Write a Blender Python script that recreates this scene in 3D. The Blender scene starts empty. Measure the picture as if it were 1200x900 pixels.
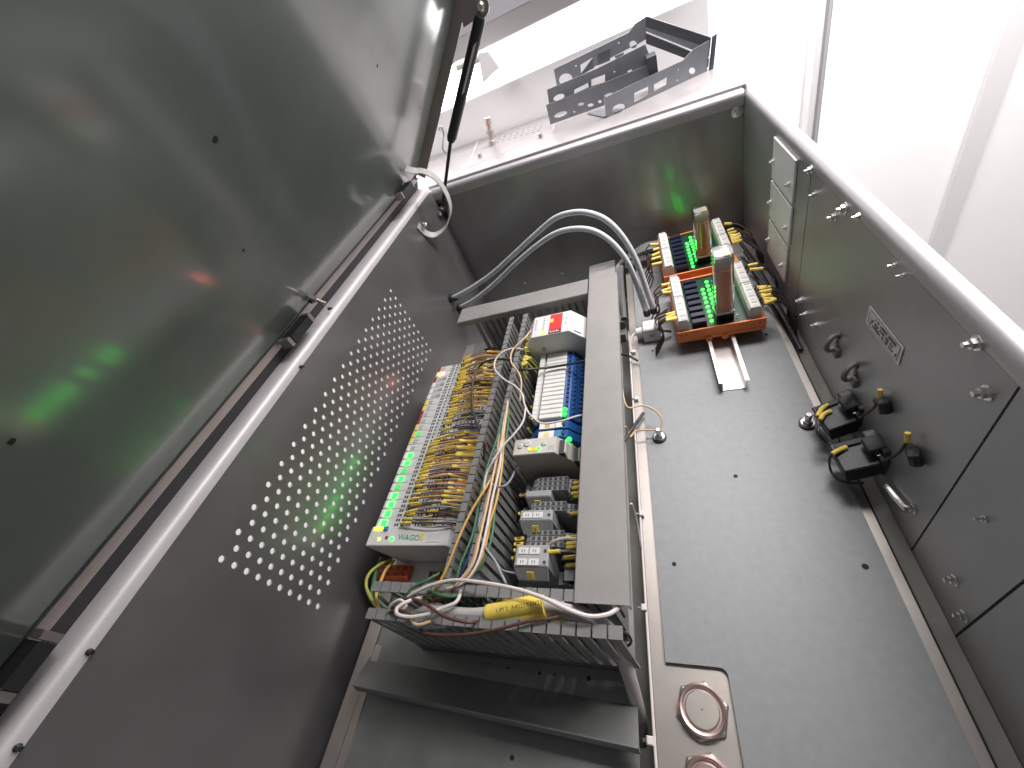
import bpy, bmesh, math, random
from mathutils import Vector, Matrix, noise as mnoise

# ------------------------------------------------------------------ camera, world, lamps, exposure
sc = bpy.context.scene
COL = sc.collection
FPX = 474.3819                      # focal length in pixels of a 1200 px wide picture
RC = ((0.92077, 0.15453, -0.35821), (-0.14316, -0.7203, -0.67873), (-0.3629, 0.67623, -0.6411))   # rows: right, down, forward
cam_d = bpy.data.cameras.new('camera')
cam_d.sensor_width = 36.0
cam_d.lens = 36.0 * FPX / 1200.0
cam_d.clip_start = 0.01
cam_d.clip_end = 50
cam = bpy.data.objects.new('camera', cam_d)
COL.objects.link(cam)
_r, _d, _f = (Vector(v) for v in RC)
cam.matrix_world = Matrix((( _r.x, -_d.x, -_f.x, 0), (_r.y, -_d.y, -_f.y, 0), (_r.z, -_d.z, -_f.z, 0), (0, 0, 0, 1)))
sc.camera = cam

world = bpy.data.worlds.new('World')
sc.world = world
world.use_nodes = True
bg = world.node_tree.nodes['Background']
bg.inputs['Color'].default_value = (1.0, 0.985, 0.985, 1)
bg.inputs['Strength'].default_value = 0.165

def area(name, loc, target, size, size_y, power, color=(1, 1, 1)):
    l = bpy.data.lights.new(name, 'AREA')
    l.shape = 'RECTANGLE'; l.size = size; l.size_y = size_y; l.energy = power; l.color = color
    o = bpy.data.objects.new(name, l)
    COL.objects.link(o)
    o.location = loc
    o.rotation_euler = (Vector(target) - Vector(loc)).to_track_quat('-Z', 'Y').to_euler()
    return o
area('added_wall_washer', (0.75, 0.95, 1.0), (0.75, 1.6, -0.15), 1.6, 0.5, 92, (1.0, 0.97, 0.97))  # added wall washer out of view, turns the room walls white

area('added_hole_light', (-0.85, -0.15, 1.3), (-1.0, 0.25, -0.8), 0.4, 1.0, 16, (1.0, 0.98, 0.97))  # added unseen light, brightens what shows through the left wall's holes

sc.view_settings.view_transform = 'Standard'
sc.view_settings.look = 'None'
sc.view_settings.exposure = 0.0
sc.view_settings.gamma = 1.0
sc.view_settings.use_curve_mapping = False
sc.cycles.use_denoising = True
sc.cycles.max_bounces = 8
sc.cycles.sample_clamp_indirect = 4.0
random.seed(7)
PI = math.pi

# ------------------------------------------------------------------ helpers
def ray(px, py):
    a, b = (px - 600) / FPX, (py - 450) / FPX
    return Vector([RC[0][i] * a + RC[1][i] * b + RC[2][i] for i in range(3)])
def X(px, py, v): d = ray(px, py); return d * (v / d.x)
def Y(px, py, v): d = ray(px, py); return d * (v / d.y)
def Z(px, py, v): d = ray(px, py); return d * (v / d.z)
def rimz(x, off=0.0): return -0.215 - 0.0372 * x + off
def T(px, py, off=0.0):
    d = ray(px, py)
    return d * ((-0.215 + off) / (d.z + 0.0372 * d.x))
def on_plane(px, py, p0, n):
    d = ray(px, py)
    return d * (n.dot(p0) / n.dot(d))

class MB:
    def __init__(s): s.v = []; s.f = []
    def add(s, vs, fs):
        o = len(s.v); s.v += [tuple(v) for v in vs]; s.f += [tuple(i + o for i in f) for f in fs]; return s
    def box(s, x0, x1, y0, y1, z0, z1):
        return s.add([(x0,y0,z0),(x1,y0,z0),(x1,y1,z0),(x0,y1,z0),(x0,y0,z1),(x1,y0,z1),(x1,y1,z1),(x0,y1,z1)],
                     [(3,2,1,0),(4,5,6,7),(0,1,5,4),(1,2,6,5),(2,3,7,6),(3,0,4,7)])
    def bbox(s, x0, x1, y0, y1, z0, z1, b=0.001):
        # box with chamfered top edges
        return s.add([(x0,y0,z0),(x1,y0,z0),(x1,y1,z0),(x0,y1,z0),(x0,y0,z1-b),(x1,y0,z1-b),(x1,y1,z1-b),(x0,y1,z1-b),
                      (x0+b,y0+b,z1),(x1-b,y0+b,z1),(x1-b,y1-b,z1),(x0+b,y1-b,z1)],
                     [(3,2,1,0),(0,1,5,4),(1,2,6,5),(2,3,7,6),(3,0,4,7),(4,5,9,8),(5,6,10,9),(6,7,11,10),(7,4,8,11),(8,9,10,11)])
    def prism(s, poly, d):
        # closed polygon (list of Vectors) extruded by d
        n = len(poly); d = Vector(d); P = [Vector(p) for p in poly]
        return s.add(P + [p + d for p in P], [tuple(range(n - 1, -1, -1)), tuple(range(n, 2 * n))] + [(i, (i + 1) % n, n + (i + 1) % n, n + i) for i in range(n)])
    def cyl(s, c, ax, r, h, n=12, r2=None, cap=True):
        c = Vector(c); ax = Vector(ax).normalized(); r2 = r if r2 is None else r2
        u = ax.orthogonal().normalized(); w = ax.cross(u)
        vs = []
        for k, (rr, hh) in enumerate(((r, 0), (r2, h))):
            for i in range(n):
                a = 2 * PI * (i + 0.5) / n
                vs.append(c + ax * hh + (u * math.cos(a) + w * math.sin(a)) * rr)
        fs = [(i, (i + 1) % n, n + (i + 1) % n, n + i) for i in range(n)]
        if cap: fs += [tuple(range(n - 1, -1, -1)), tuple(range(n, 2 * n))]
        return s.add(vs, fs)
    def lathe(s, c, ax, prof, n=16, ph=0.5):
        # prof: list of (radius, height)
        c = Vector(c); ax = Vector(ax).normalized(); u = ax.orthogonal().normalized(); w = ax.cross(u)
        vs = [c + ax * h + (u * math.cos(2*PI*(i+ph)/n) + w * math.sin(2*PI*(i+ph)/n)) * r for r, h in prof for i in range(n)]
        m = len(prof)
        fs = [(j*n+i, j*n+(i+1)%n, (j+1)*n+(i+1)%n, (j+1)*n+i) for j in range(m-1) for i in range(n)]
        fs += [tuple(range(n-1,-1,-1)), tuple(range((m-1)*n, m*n))]
        return s.add(vs, fs)
    def tube(s, pts, r, n=8, sub=6, smooth=True):
        P = [Vector(p) for p in pts]
        if smooth and len(P) > 2:
            Q = []
            for i in range(len(P) - 1):
                a = P[i-1] if i else P[0] * 2 - P[1]
                b, c = P[i], P[i+1]
                d = P[i+2] if i + 2 < len(P) else P[-1] * 2 - P[-2]
                for k in range(sub):
                    t = k / sub
                    Q.append(0.5 * ((2*b) + (c-a)*t + (2*a-5*b+4*c-d)*t*t + (3*b-a-3*c+d)*t**3))
            Q.append(P[-1]); P = Q
        u = None; vs = []
        for i, p in enumerate(P):
            t = (P[min(i+1, len(P)-1)] - P[max(i-1, 0)])
            if t.length < 1e-9: t = Vector((0,0,1))
            t.normalize()
            if u is None: u = t.orthogonal().normalized()
            u = (u - t * u.dot(t))
            u = t.orthogonal().normalized() if u.length < 1e-6 else u.normalized()
            w = t.cross(u)
            for k in range(n):
                a = 2*PI*k/n
                vs.append(p + (u*math.cos(a) + w*math.sin(a)) * r)
        m = len(P)
        fs = [(j*n+i, j*n+(i+1)%n, (j+1)*n+(i+1)%n, (j+1)*n+i) for j in range(m-1) for i in range(n)]
        fs += [tuple(range(n-1,-1,-1)), tuple(range((m-1)*n, m*n))]
        return s.add(vs, fs)
    def build(s, name, mat, parent=None, smooth=False, bevel=0.0):
        me = bpy.data.meshes.new(name)
        me.from_pydata(s.v, [], s.f)
        me.update()
        bm = bmesh.new(); bm.from_mesh(me); bmesh.ops.recalc_face_normals(bm, faces=bm.faces); bm.to_mesh(me); bm.free()
        if smooth:
            for p in me.polygons: p.use_smooth = True
            me.set_sharp_from_angle(angle=math.radians(38))
        me.materials.append(M[mat])
        o = bpy.data.objects.new(name, me)
        COL.objects.link(o)
        if parent is not None:
            o.parent = parent
            o.matrix_parent_inverse = Matrix.Translation(-Vector(parent_loc(parent)))
        if bevel:
            b = o.modifiers.new('bevel', 'BEVEL'); b.width = bevel; b.segments = 2; b.limit_method = 'ANGLE'
        return o
def parent_loc(p):
    return Vector(p.location) if p.parent is None else Vector((0, 0, 0))
def thing(name, label, cat, loc=(0, 0, 0), group=None):
    o = bpy.data.objects.new(name, None); COL.objects.link(o)
    o.location = loc; o.empty_display_size = 0.01
    return tag(o, label, cat, group)
def tag(o, label, cat, group=None, kind=None):
    if label: o['label'] = label
    if cat: o['category'] = cat
    if group: o['group'] = group
    if kind: o['kind'] = kind
    return o
def copy_tree(o, off, parent=None, skip=()):
    c = o.copy(); COL.objects.link(c)
    if parent is None: c.location = Vector(o.location) + Vector(off)
    else: c.parent = parent; c.matrix_parent_inverse = o.matrix_parent_inverse.copy()
    for ch in [q for q in bpy.data.objects if q.parent == o]:
        if ch.name.split('.')[0] not in skip: copy_tree(ch, off, c, skip)
    return c
def text(name, body, mat, parent, origin, xdir, ydir, size, depth=0.0002):
    cu = bpy.data.curves.new(name, 'FONT'); cu.body = body; cu.size = 1.0; cu.align_x = 'CENTER'; cu.align_y = 'CENTER'; cu.resolution_u = 2
    tmp = bpy.data.objects.new('tmp', cu); COL.objects.link(tmp)
    dg = bpy.context.evaluated_depsgraph_get()
    me = bpy.data.meshes.new_from_object(tmp.evaluated_get(dg))
    bpy.data.objects.remove(tmp)
    x = Vector(xdir).normalized(); y = Vector(ydir); y = (y - x * y.dot(x)).normalized(); z = x.cross(y); o0 = Vector(origin) + z * depth
    me.transform(Matrix(((x.x*size, y.x*size, z.x, o0.x), (x.y*size, y.y*size, z.y, o0.y), (x.z*size, y.z*size, z.z, o0.z), (0,0,0,1))))
    me.materials.clear(); me.materials.append(M[mat])
    o = bpy.data.objects.new(name, me); COL.objects.link(o)
    o.parent = parent; o.matrix_parent_inverse = Matrix.Translation(-parent_loc(parent))
    return o

# ------------------------------------------------------------------ materials
M = {}
def mat(name, col, rough=0.5, metal=0.0, var=0.0, vscale=20.0, bump=0.0, bscale=300.0, stretch=None, emit=None, estr=0.0, trans=0.0, rvar=0.0, spec=0.5, stain=None, coat=0.0, crough=0.1):
    m = bpy.data.materials.new(name); m.use_nodes = True; M[name] = m
    nt = m.node_tree; b = nt.nodes['Principled BSDF']
    b.inputs['Base Color'].default_value = (*col, 1); b.inputs['Roughness'].default_value = rough; b.inputs['Metallic'].default_value = metal
    b.inputs['Specular IOR Level'].default_value = spec
    if coat: b.inputs['Coat Weight'].default_value = coat; b.inputs['Coat Roughness'].default_value = crough
    if trans: b.inputs['Transmission Weight'].default_value = trans
    if emit: b.inputs['Emission Color'].default_value = (*emit, 1); b.inputs['Emission Strength'].default_value = estr
    if var or bump or rvar:
        tc = nt.nodes.new('ShaderNodeTexCoord'); mp = nt.nodes.new('ShaderNodeMapping')
        if stretch: mp.inputs['Scale'].default_value = stretch
        nt.links.new(tc.outputs['Object'], mp.inputs['Vector'])
    if var or rvar:
        n = nt.nodes.new('ShaderNodeTexNoise'); n.inputs['Scale'].default_value = vscale; n.inputs['Detail'].default_value = 6; n.inputs['Roughness'].default_value = 0.62
        nt.links.new(mp.outputs['Vector'], n.inputs['Vector'])
    if var:
        r = nt.nodes.new('ShaderNodeMix'); r.data_type = 'RGBA'
        r.inputs['A'].default_value = (*[c * (1 - var) for c in col], 1)
        c2 = stain if stain else [min(1, c * (1 + var)) for c in col]
        r.inputs['B'].default_value = (*c2, 1)
        mr = nt.nodes.new('ShaderNodeMapRange'); mr.inputs['From Min'].default_value = 0.3; mr.inputs['From Max'].default_value = 0.7
        nt.links.new(n.outputs['Fac'], mr.inputs['Value']); nt.links.new(mr.outputs['Result'], r.inputs['Factor'])
        nt.links.new(r.outputs['Result'], b.inputs['Base Color'])
    if rvar:
        mr2 = nt.nodes.new('ShaderNodeMapRange'); mr2.inputs['From Min'].default_value = 0.3; mr2.inputs['From Max'].default_value = 0.7
        mr2.inputs['To Min'].default_value = rough - rvar; mr2.inputs['To Max'].default_value = rough + rvar
        nt.links.new(n.outputs['Fac'], mr2.inputs['Value']); nt.links.new(mr2.outputs['Result'], b.inputs['Roughness'])
    if bump:
        n2 = nt.nodes.new('ShaderNodeTexNoise'); n2.inputs['Scale'].default_value = bscale; n2.inputs['Detail'].default_value = 3
        nt.links.new(mp.outputs['Vector'], n2.inputs['Vector'])
        bp = nt.nodes.new('ShaderNodeBump'); bp.inputs['Strength'].default_value = bump; bp.inputs['Distance'].default_value = 0.001
        nt.links.new(n2.outputs['Fac'], bp.inputs['Height']); nt.links.new(bp.outputs['Normal'], b.inputs['Normal'])
    return m
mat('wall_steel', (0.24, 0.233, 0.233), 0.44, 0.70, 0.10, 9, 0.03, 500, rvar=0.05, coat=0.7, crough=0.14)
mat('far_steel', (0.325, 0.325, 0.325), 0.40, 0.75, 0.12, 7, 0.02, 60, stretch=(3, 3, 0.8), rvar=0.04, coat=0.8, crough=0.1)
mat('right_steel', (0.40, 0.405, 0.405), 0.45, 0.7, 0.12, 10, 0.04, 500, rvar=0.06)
mat('lid_steel', (0.165, 0.195, 0.182), 0.55, 0.50, 0.22, 5, 0.008, 400, rvar=0.03, coat=1.0, crough=0.13)
mat('lip_steel', (0.42, 0.38, 0.36), 0.42, 0.9, 0.08, 15)
mat('rim_steel_shaded', (0.50, 0.485, 0.50), 0.45, 0.85, 0.05, 25, 0.03, 500)  # shaded copy of the rim steel for right and far sides
mat('rim_steel_lit', (0.80, 0.76, 0.77), 0.52, 0.35, 0.05, 25, 0.03, 500)  # lit copy of the same steel, left side's brightness put into the colour
mat('top_steel', (0.34, 0.315, 0.315), 0.34, 0.35, 0.05, 14, 0.02, 300, rvar=0.08)
mat('zinc', (0.255, 0.26, 0.265), 0.58, 0.35, 0.06, 120, 0.03, 700)
mat('zinc_left', (0.25, 0.255, 0.25), 0.5, 0.6, 0.16, 18, 0.05, 500, rvar=0.05)
mat('stainless', (0.50, 0.465, 0.455), 0.40, 0.8, 0.14, 22, 0.04, 400, stain=(0.52, 0.47, 0.41))
mat('channel', (0.40, 0.39, 0.36), 0.5, 0.7, 0.12, 20)
mat('bright_metal', (0.78, 0.76, 0.75), 0.25, 1.0, 0.05, 60)
mat('rail_metal', (0.80, 0.76, 0.74), 0.36, 0.8, 0.08, 60, stretch=(1, 0.2, 1))
mat('copper_ring', (0.62, 0.46, 0.43), 0.35, 0.9, 0.08, 60)
mat('dark_gap', (0.012, 0.012, 0.012), 0.8)
mat('black', (0.018, 0.018, 0.02), 0.45, 0, 0.2, 60)
mat('black_soft', (0.03, 0.03, 0.032), 0.6)
mat('duct', (0.20, 0.20, 0.195), 0.5, 0, 0.12, 60)
mat('duct_dark', (0.13, 0.13, 0.13), 0.55, 0, 0.12, 60)
mat('duct_lid', (0.27, 0.255, 0.245), 0.55, 0, 0.08, 30, 0.15, 900)
mat('module', (0.60, 0.60, 0.585), 0.5, 0, 0.06, 80)
mat('coupler', (0.66, 0.65, 0.64), 0.45, 0, 0.05, 60)
mat('opening', (0.05, 0.05, 0.052), 0.7)
mat('print_grey', (0.30, 0.30, 0.30), 0.6)
mat('print_black', (0.04, 0.03, 0.03), 0.6)
mat('logo_green', (0.02, 0.30, 0.16), 0.5)
mat('mark_yellow', (0.74, 0.60, 0.10), 0.5)
mat('mark_red', (0.30, 0.015, 0.04), 0.5)
mat('mark_white', (0.72, 0.71, 0.70), 0.5)
mat('mark_blue', (0.06, 0.22, 0.42), 0.5)
mat('led_green', (0.05, 0.6, 0.1), 0.4, emit=(0.004, 1.0, 0.02), estr=10.0)
mat('led_board', (0.05, 0.6, 0.1), 0.4, emit=(0.03, 1.0, 0.04), estr=7.0)
mat('led_dim', (0.06, 0.5, 0.12), 0.4, emit=(0.03, 1.0, 0.06), estr=0.5)
mat('led_yellow', (0.6, 0.6, 0.05), 0.4, emit=(0.75, 1.0, 0.05), estr=3.0)
mat('led_pink', (0.6, 0.05, 0.2), 0.4, emit=(1.0, 0.05, 0.12), estr=24.0)
mat('led_off', (0.45, 0.47, 0.45), 0.35)
mat('blue', (0.015, 0.085, 0.30), 0.42, 0, 0.15, 80)
mat('blue_dark', (0.012, 0.045, 0.15), 0.5)
mat('relay_white', (0.74, 0.72, 0.69), 0.42, 0, 0.04, 80)
mat('supply_grey', (0.66, 0.65, 0.65), 0.42, 0, 0.04, 60)
mat('supply_side', (0.40, 0.375, 0.37), 0.5, 0, 0.05, 60)
mat('timer_beige', (0.40, 0.37, 0.34), 0.5, 0, 0.05, 60)
mat('timer_top', (0.55, 0.52, 0.48), 0.5, 0, 0.05, 60)
mat('print_red', (0.62, 0.02, 0.02), 0.5)
mat('print_maroon', (0.20, 0.012, 0.025), 0.5)
mat('terminal_grey', (0.27, 0.275, 0.28), 0.5, 0, 0.08, 80)
mat('bracket_grey', (0.36, 0.365, 0.37), 0.5, 0, 0.06, 80)
mat('orange', (0.85, 0.23, 0.05), 0.42, 0, 0.08, 60)
mat('orange_plug', (0.55, 0.10, 0.02), 0.5, 0, 0.12, 80)
mat('pcb', (0.008, 0.045, 0.03), 0.35, 0, 0.25, 120)
mat('connector', (0.66, 0.635, 0.595), 0.45, 0, 0.06, 80)
mat('chip', (0.012, 0.015, 0.035), 0.3)
mat('copper', (0.95, 0.33, 0.15), 0.38, 0.05, 0.10, 200, 0.5, 900, stretch=(0.3, 0.3, 3))
mat('clear', (0.95, 0.95, 0.95), 0.06, trans=1.0)
mat('hose', (0.62, 0.64, 0.69), 0.35, 0, 0.05, 60)
mat('white_plastic', (0.76, 0.72, 0.69), 0.4, 0, 0.05, 60)
mat('strap', (0.56, 0.56, 0.52), 0.45, 0, 0.08, 60)
mat('cable_grey', (0.46, 0.43, 0.42), 0.5, 0, 0.08, 60)
mat('cable_dark', (0.10, 0.10, 0.10), 0.5, 0, 0.08, 60)
mat('cable_black', (0.02, 0.02, 0.022), 0.45)
mat('sleeve', (0.80, 0.60, 0.11), 0.5, 0, 0.10, 90)
mat('wire_orange', (0.60, 0.36, 0.10), 0.45)
mat('wire_peach', (0.66, 0.46, 0.28), 0.45)
mat('wire_brown', (0.09, 0.042, 0.03), 0.5)
mat('wire_rust', (0.42, 0.15, 0.06), 0.5)
mat('wire_grey', (0.26, 0.26, 0.28), 0.5)
mat('wire_purple', (0.16, 0.12, 0.19), 0.5)
mat('wire_blue', (0.02, 0.04, 0.12), 0.5)
mat('wire_green', (0.05, 0.17, 0.08), 0.5)
mat('wire_yellowgreen', (0.36, 0.36, 0.08), 0.5)
mat('wire_white', (0.70, 0.63, 0.60), 0.45)
mat('wire_black', (0.03, 0.028, 0.03), 0.5)
mat('room_white', (0.90, 0.88, 0.88), 0.55, 0, 0.015, 3)
mat('room_seam', (0.68, 0.66, 0.665), 0.55)
mat('room_beam', (0.34, 0.34, 0.36), 0.6)
mat('lamp', (1, 1, 1), 0.5, emit=(1.0, 0.98, 0.98), estr=5.0)
mat('chassis', (0.25, 0.26, 0.285), 0.42, 0.5, 0.10, 40)
mat('chassis_dark', (0.07, 0.07, 0.08), 0.45, 0.2)
mat('strut_black', (0.022, 0.022, 0.024), 0.38)
mat('blank_plate', (0.82, 0.82, 0.82), 0.45, 0.1, 0.05, 40)
mat('clamp_grey', (0.20, 0.195, 0.185), 0.6)
mat('floor_grey', (0.72, 0.70, 0.69), 0.6)
mat('sticker', (0.74, 0.74, 0.73), 0.5, 0, 0.06, 90)

# ------------------------------------------------------------------ the room behind
YW = 1.06
def structure(o): o['kind'] = 'structure'; return o
# white room walls
structure(MB().box(-1.2, 0.545, 1.62, 1.66, -2.2, 1.5).build('wall_far', 'room_white'))
rw = structure(MB().box(0.545, 2.6, 1.60, 1.66, -2.2, 1.5).build('wall_side', 'room_white'))
MB().box(0.497, 0.512, 1.600, 1.619, -2.2, 1.5).build('corner_post', 'room_seam', rw)
MB().box(0.535, 0.5425, 1.596, 1.619, -2.2, 1.5).build('corner_post', 'print_grey', rw)
MB().box(0.935, 0.985, 1.585, 1.599, -2.2, 1.5).build('panel_joint', 'room_seam', rw)
structure(MB().box(-1.6, 2.6, -1.2, 1.66, -2.26, -2.2).build('floor', 'floor_grey'))

structure(MB().box(-1.25, -1.2, -1.2, 1.62, -2.2, 1.5).build('wall_left', 'room_white'))

# ------------------------------------------------------------------ the cabinet
cab = thing('control_cabinet', 'large open steel control cabinet with tilted lid, perforated left wall and satin grey inside', 'cabinet', (-0.12, 0.25, -0.56))
XL, XR, YF, YN, ZB = -0.392, 0.170, 0.815, -0.34, -0.56

# perforated left wall: hexagonal lattice of round holes
def perforated():
    mb = MB()
    k = XL / -0.385
    p, s = 0.0141 * k, 0.01226 * k
    y0, z0 = 0.0902 * k, -0.2405 * k
    rows, r, n = 35, 0.0030, 12
    za, zb = z0 + p * 0.5, z0 - p * 9.5
    ztop = -0.2002
    for X0, flip in ((XL, 0), (XL - 0.002, 1)):
        def q(a, b, c, d): mb.add([(X0, *a), (X0, *b), (X0, *c), (X0, *d)], [(0, 1, 2, 3)])
        ya, yb = y0 - s / 2, y0 + s * (rows - 0.5)
        q((YN, ZB), (ya, ZB), (ya, ztop), (YN, ztop)); q((yb, ZB), (YF, ZB), (YF, ztop), (yb, ztop))
        q((ya, za), (yb, za), (yb, ztop), (ya, ztop)); q((ya, ZB), (yb, ZB), (yb, zb), (ya, zb))
        for i in range(rows):
            yc = y0 + s * i
            cnt = 10 if i % 2 == 0 else 9
            off = 0 if i % 2 == 0 else -p / 2
            if i % 2:
                q((yc - s/2, za), (yc + s/2, za), (yc + s/2, za - p/2), (yc - s/2, za - p/2)); q((yc - s/2, zb + p/2), (yc + s/2, zb + p/2), (yc + s/2, zb), (yc - s/2, zb))
            for j in range(cnt):
                zc = z0 + off - p * j
                vs, fs = [], []
                for a in range(n):
                    t = 2 * PI * (a + 0.5) / n
                    c, d = math.cos(t), math.sin(t)
                    m = min((s / 2) / max(abs(c), 1e-6), (p / 2) / max(abs(d), 1e-6))
                    vs.append((X0, yc + r * c, zc + r * d)); vs.append((X0, yc + m * c, zc + m * d))
                base = len(vs)
                cor = {}
                for a in range(n):
                    b = (a + 1) % n
                    fs.append((2*a, 2*b, 2*b+1, 2*a+1))
                    va, vb = vs[2*a+1], vs[2*b+1]
                    if abs(va[1]-vb[1]) > 1e-6 and abs(va[2]-vb[2]) > 1e-6:   # the cell's corner
                        cy = yc + math.copysign(s/2, (va[1]+vb[1])/2 - yc); cz = zc + math.copysign(p/2, (va[2]+vb[2])/2 - zc)
                        vs.append((X0, cy, cz)); fs.append((2*a+1, 2*b+1, len(vs)-1))
                mb.add(vs, fs)
                if not flip:
                    mb.add([(X0 - e, yc + r*math.cos(2*PI*(a+.5)/n), zc + r*math.sin(2*PI*(a+.5)/n)) for e in (0, 0.002) for a in range(n)],
                           [(a, (a+1) % n, n+(a+1) % n, n+a) for a in range(n)])
    return mb
def raw_build(mb, name, m, parent):
    me = bpy.data.meshes.new(name); me.from_pydata(mb.v, [], mb.f); me.update(); me.materials.append(M[m])
    o = bpy.data.objects.new(name, me); COL.objects.link(o); o.parent = parent; o.matrix_parent_inverse = Matrix.Translation(-parent_loc(parent)); return o
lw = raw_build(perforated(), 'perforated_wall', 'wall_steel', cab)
# far, near and bottom sheets
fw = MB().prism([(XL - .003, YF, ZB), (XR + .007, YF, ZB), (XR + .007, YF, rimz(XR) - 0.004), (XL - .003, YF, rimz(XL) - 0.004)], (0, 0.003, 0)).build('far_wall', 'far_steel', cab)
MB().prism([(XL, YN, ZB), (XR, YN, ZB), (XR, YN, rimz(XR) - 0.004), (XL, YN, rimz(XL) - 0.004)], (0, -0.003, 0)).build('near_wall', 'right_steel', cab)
MB().box(XL, XR, YN, YF, ZB - 0.003, ZB).build('bottom_panel', 'channel', cab)
# right wall: panels with open joints
rwall = MB().box(XR + 0.004, XR + 0.007, YN, YF, ZB, rimz(XR) - 0.0145).build('right_wall', 'dark_gap', cab)
joints = [YF, 0.505, 0.186, 0.121, YN]
for a, b in zip(joints[:-1], joints[1:]):
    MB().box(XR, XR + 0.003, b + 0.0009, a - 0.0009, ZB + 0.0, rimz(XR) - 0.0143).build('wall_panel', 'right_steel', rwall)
# rounded rim on the three visible sides (profile swept along the edge)
def rim(pts_in, out, w, name='rim', h=0.014, rr=0.009, rx=None):
    # pts_in: inner edge line (two points), out: outward unit vector
    a, b = Vector(pts_in[0]), Vector(pts_in[1]); out = Vector(out)
    prof = []
    rx = rx or rr
    for k in range(7):
        t = PI / 2 * k / 6
        prof.append((rx - rx * math.sin(PI/2 - t) , -rr + rr * math.sin(t)))
    prof += [(w - 0.0018, 0), (w - 0.0006, -0.0008), (w, -0.003), (w, -h), (0.0, -h)]
    vs = [a + out * x + Vector((0, 0, z)) for x, z in prof] + [b + out * x + Vector((0, 0, z)) for x, z in prof]
    n = len(prof)
    return MB().add(vs, [(i, (i+1) % n, n + (i+1) % n, n + i) for i in range(n)] + [tuple(range(n-1,-1,-1)), tuple(range(n, 2*n))]).build(name, 'rim_steel_shaded', cab, smooth=True)
lprof = [(-0.4190, -0.1990), (-0.4190, -0.1885), (-0.4180, -0.1868), (-0.4160, -0.1862), (-0.3975, -0.1885), (-0.3950, -0.1893), (-0.3932, -0.1908), (-0.3922, -0.1930), (-0.3920, -0.1960), (-0.3920, -0.2000), (-0.3990, -0.2000)]
MB().prism([(x, YN, z) for x, z in lprof], (0, YF - 0.010 - YN, 0)).build('rim', 'rim_steel_lit', cab, smooth=True)
rim(((XR, YN, rimz(XR)), (XR, YF + 0.012, rimz(XR))), (1, 0, 0), 0.012, h=0.014, rr=0.010)
rim(((XL - 0.026, YF - 0.008, rimz(XL - 0.026)), (XR - 0.001, YF - 0.008, rimz(XR))), (0, 1, 0), 0.016, h=0.020)

# raised stainless base on the right, with its plate on top
base = MB().box(-0.053, 0.1685, YN + 0.02, 0.800, -0.4552, -0.4532)
base.box(-0.053, -0.0515, YN + 0.02, 0.800, -0.54, -0.4552)
base = base.build('base_panel', 'stainless', cab)
MB().box(0.1590, 0.1602, YN + 0.03, 0.64, -0.4531, -0.4524).build('seam', 'dark_gap', base)
MB().prism([(0.1605, YN+.02, -0.4531), (0.1695, YN+.02, -0.444), (0.1695, 0.79, -0.444), (0.1605, 0.79, -0.4531)], (0, 0, -0.0006)).build('fillet_strip', 'channel', base)
rad = 0.006
cx, cy = 0.0088, 0.0868
arc = [(cx - rad + rad * math.sin(PI/2*k/5), cy - rad + rad * math.cos(PI/2*k/5)) for k in range(6)]
poly = [(-0.0405, cy)] + arc + [(cx, YN + 0.03), (0.150, YN + 0.03), (0.150, 0.715), (-0.0405, 0.715)]
plate = MB().prism([(x, y, -0.4518) for x, y in poly], (0, 0, 0.0025)).build('cover_sheet', 'zinc', cab)
PZ = -0.4493
for px, py, r in ((862, 558, .0022), (790, 661, .0022), (1014, 664, .0026), (765, 411, .0018), (898, 392, .002)):
    c = Z(px, py, PZ); MB().cyl((c.x, c.y, PZ - 0.0002), (0, 0, 1), r, 0.0004, 12).build('screw_hole', 'dark_gap', plate)
# hexagonal round fittings in the cut-out
for px, py, s in ((823, 832, 1.28), (831, 920, 1.2)):
    c = Z(px, py, -0.449)
    g = thing('hexagon_fitting', 'round pinkish steel fitting with hexagon nut in the plate cut-out' if s > 1.25 else 'round brassy fitting cut off by the bottom edge, below the hexagon fitting', 'fitting', (c.x, c.y, -0.4532))
    hx = MB().lathe((c.x, c.y, -0.4532), (0, 0, 1), [(0.0166*s, 0), (0.0166*s, 0.003), (0.0155*s, 0.0042), (0.0142*s, 0.0042)], 6)
    hx.build('hexagon_nut', 'stainless', g, bevel=0.0008)
    MB().lathe((c.x, c.y, -0.4492), (0, 0, 1), [(0.0142*s, 0), (0.0142*s, 0.0025), (0.0130*s, 0.0035), (0.0118*s, 0.0030), (0.0113*s, 0.0010)], 40).build('ring', 'copper_ring', g, smooth=True)
    MB().lathe((c.x, c.y, -0.4488), (0, 0, 1), [(0.0102*s, 0), (0.0102*s, 0.0018), (0.0096*s, 0.0023), (0.0006, 0.0023)], 40).build('disc', 'stainless' if s > 1.25 else 'copper_ring', g)
    MB().cyl((c.x, c.y, -0.4468), (0, 0, 1), 0.0006, 0.0005, 8).build('centre_point', 'opening', g)

# left mounting plate
MZ = -0.442
mp = MB().box(-0.352, -0.0655, -0.26, 0.60, MZ - 0.002, MZ).build('mounting_plate', 'zinc_left', cab)
MB().box(-0.372, -0.3545, -0.26, 0.60, MZ - 0.003, MZ - 0.001).build('plate_flange', 'stainless', mp)
MB().box(-0.352, -0.343, -0.26, 0.074, MZ, MZ + 0.0015).build('edge_strip', 'stainless', mp)
for px, py, r in ((632, 789, .0016), (690, 795, .0020), (600, 888, .0020), (595, 783, .0010), (573, 778, .0008), (650, 790, .0008)):
    c = Z(px, py, MZ); MB().cyl((c.x, c.y, MZ - 0.0001), (0, 0, 1), r, 0.0003, 10).build('screw_hole', 'dark_gap', mp)
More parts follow.
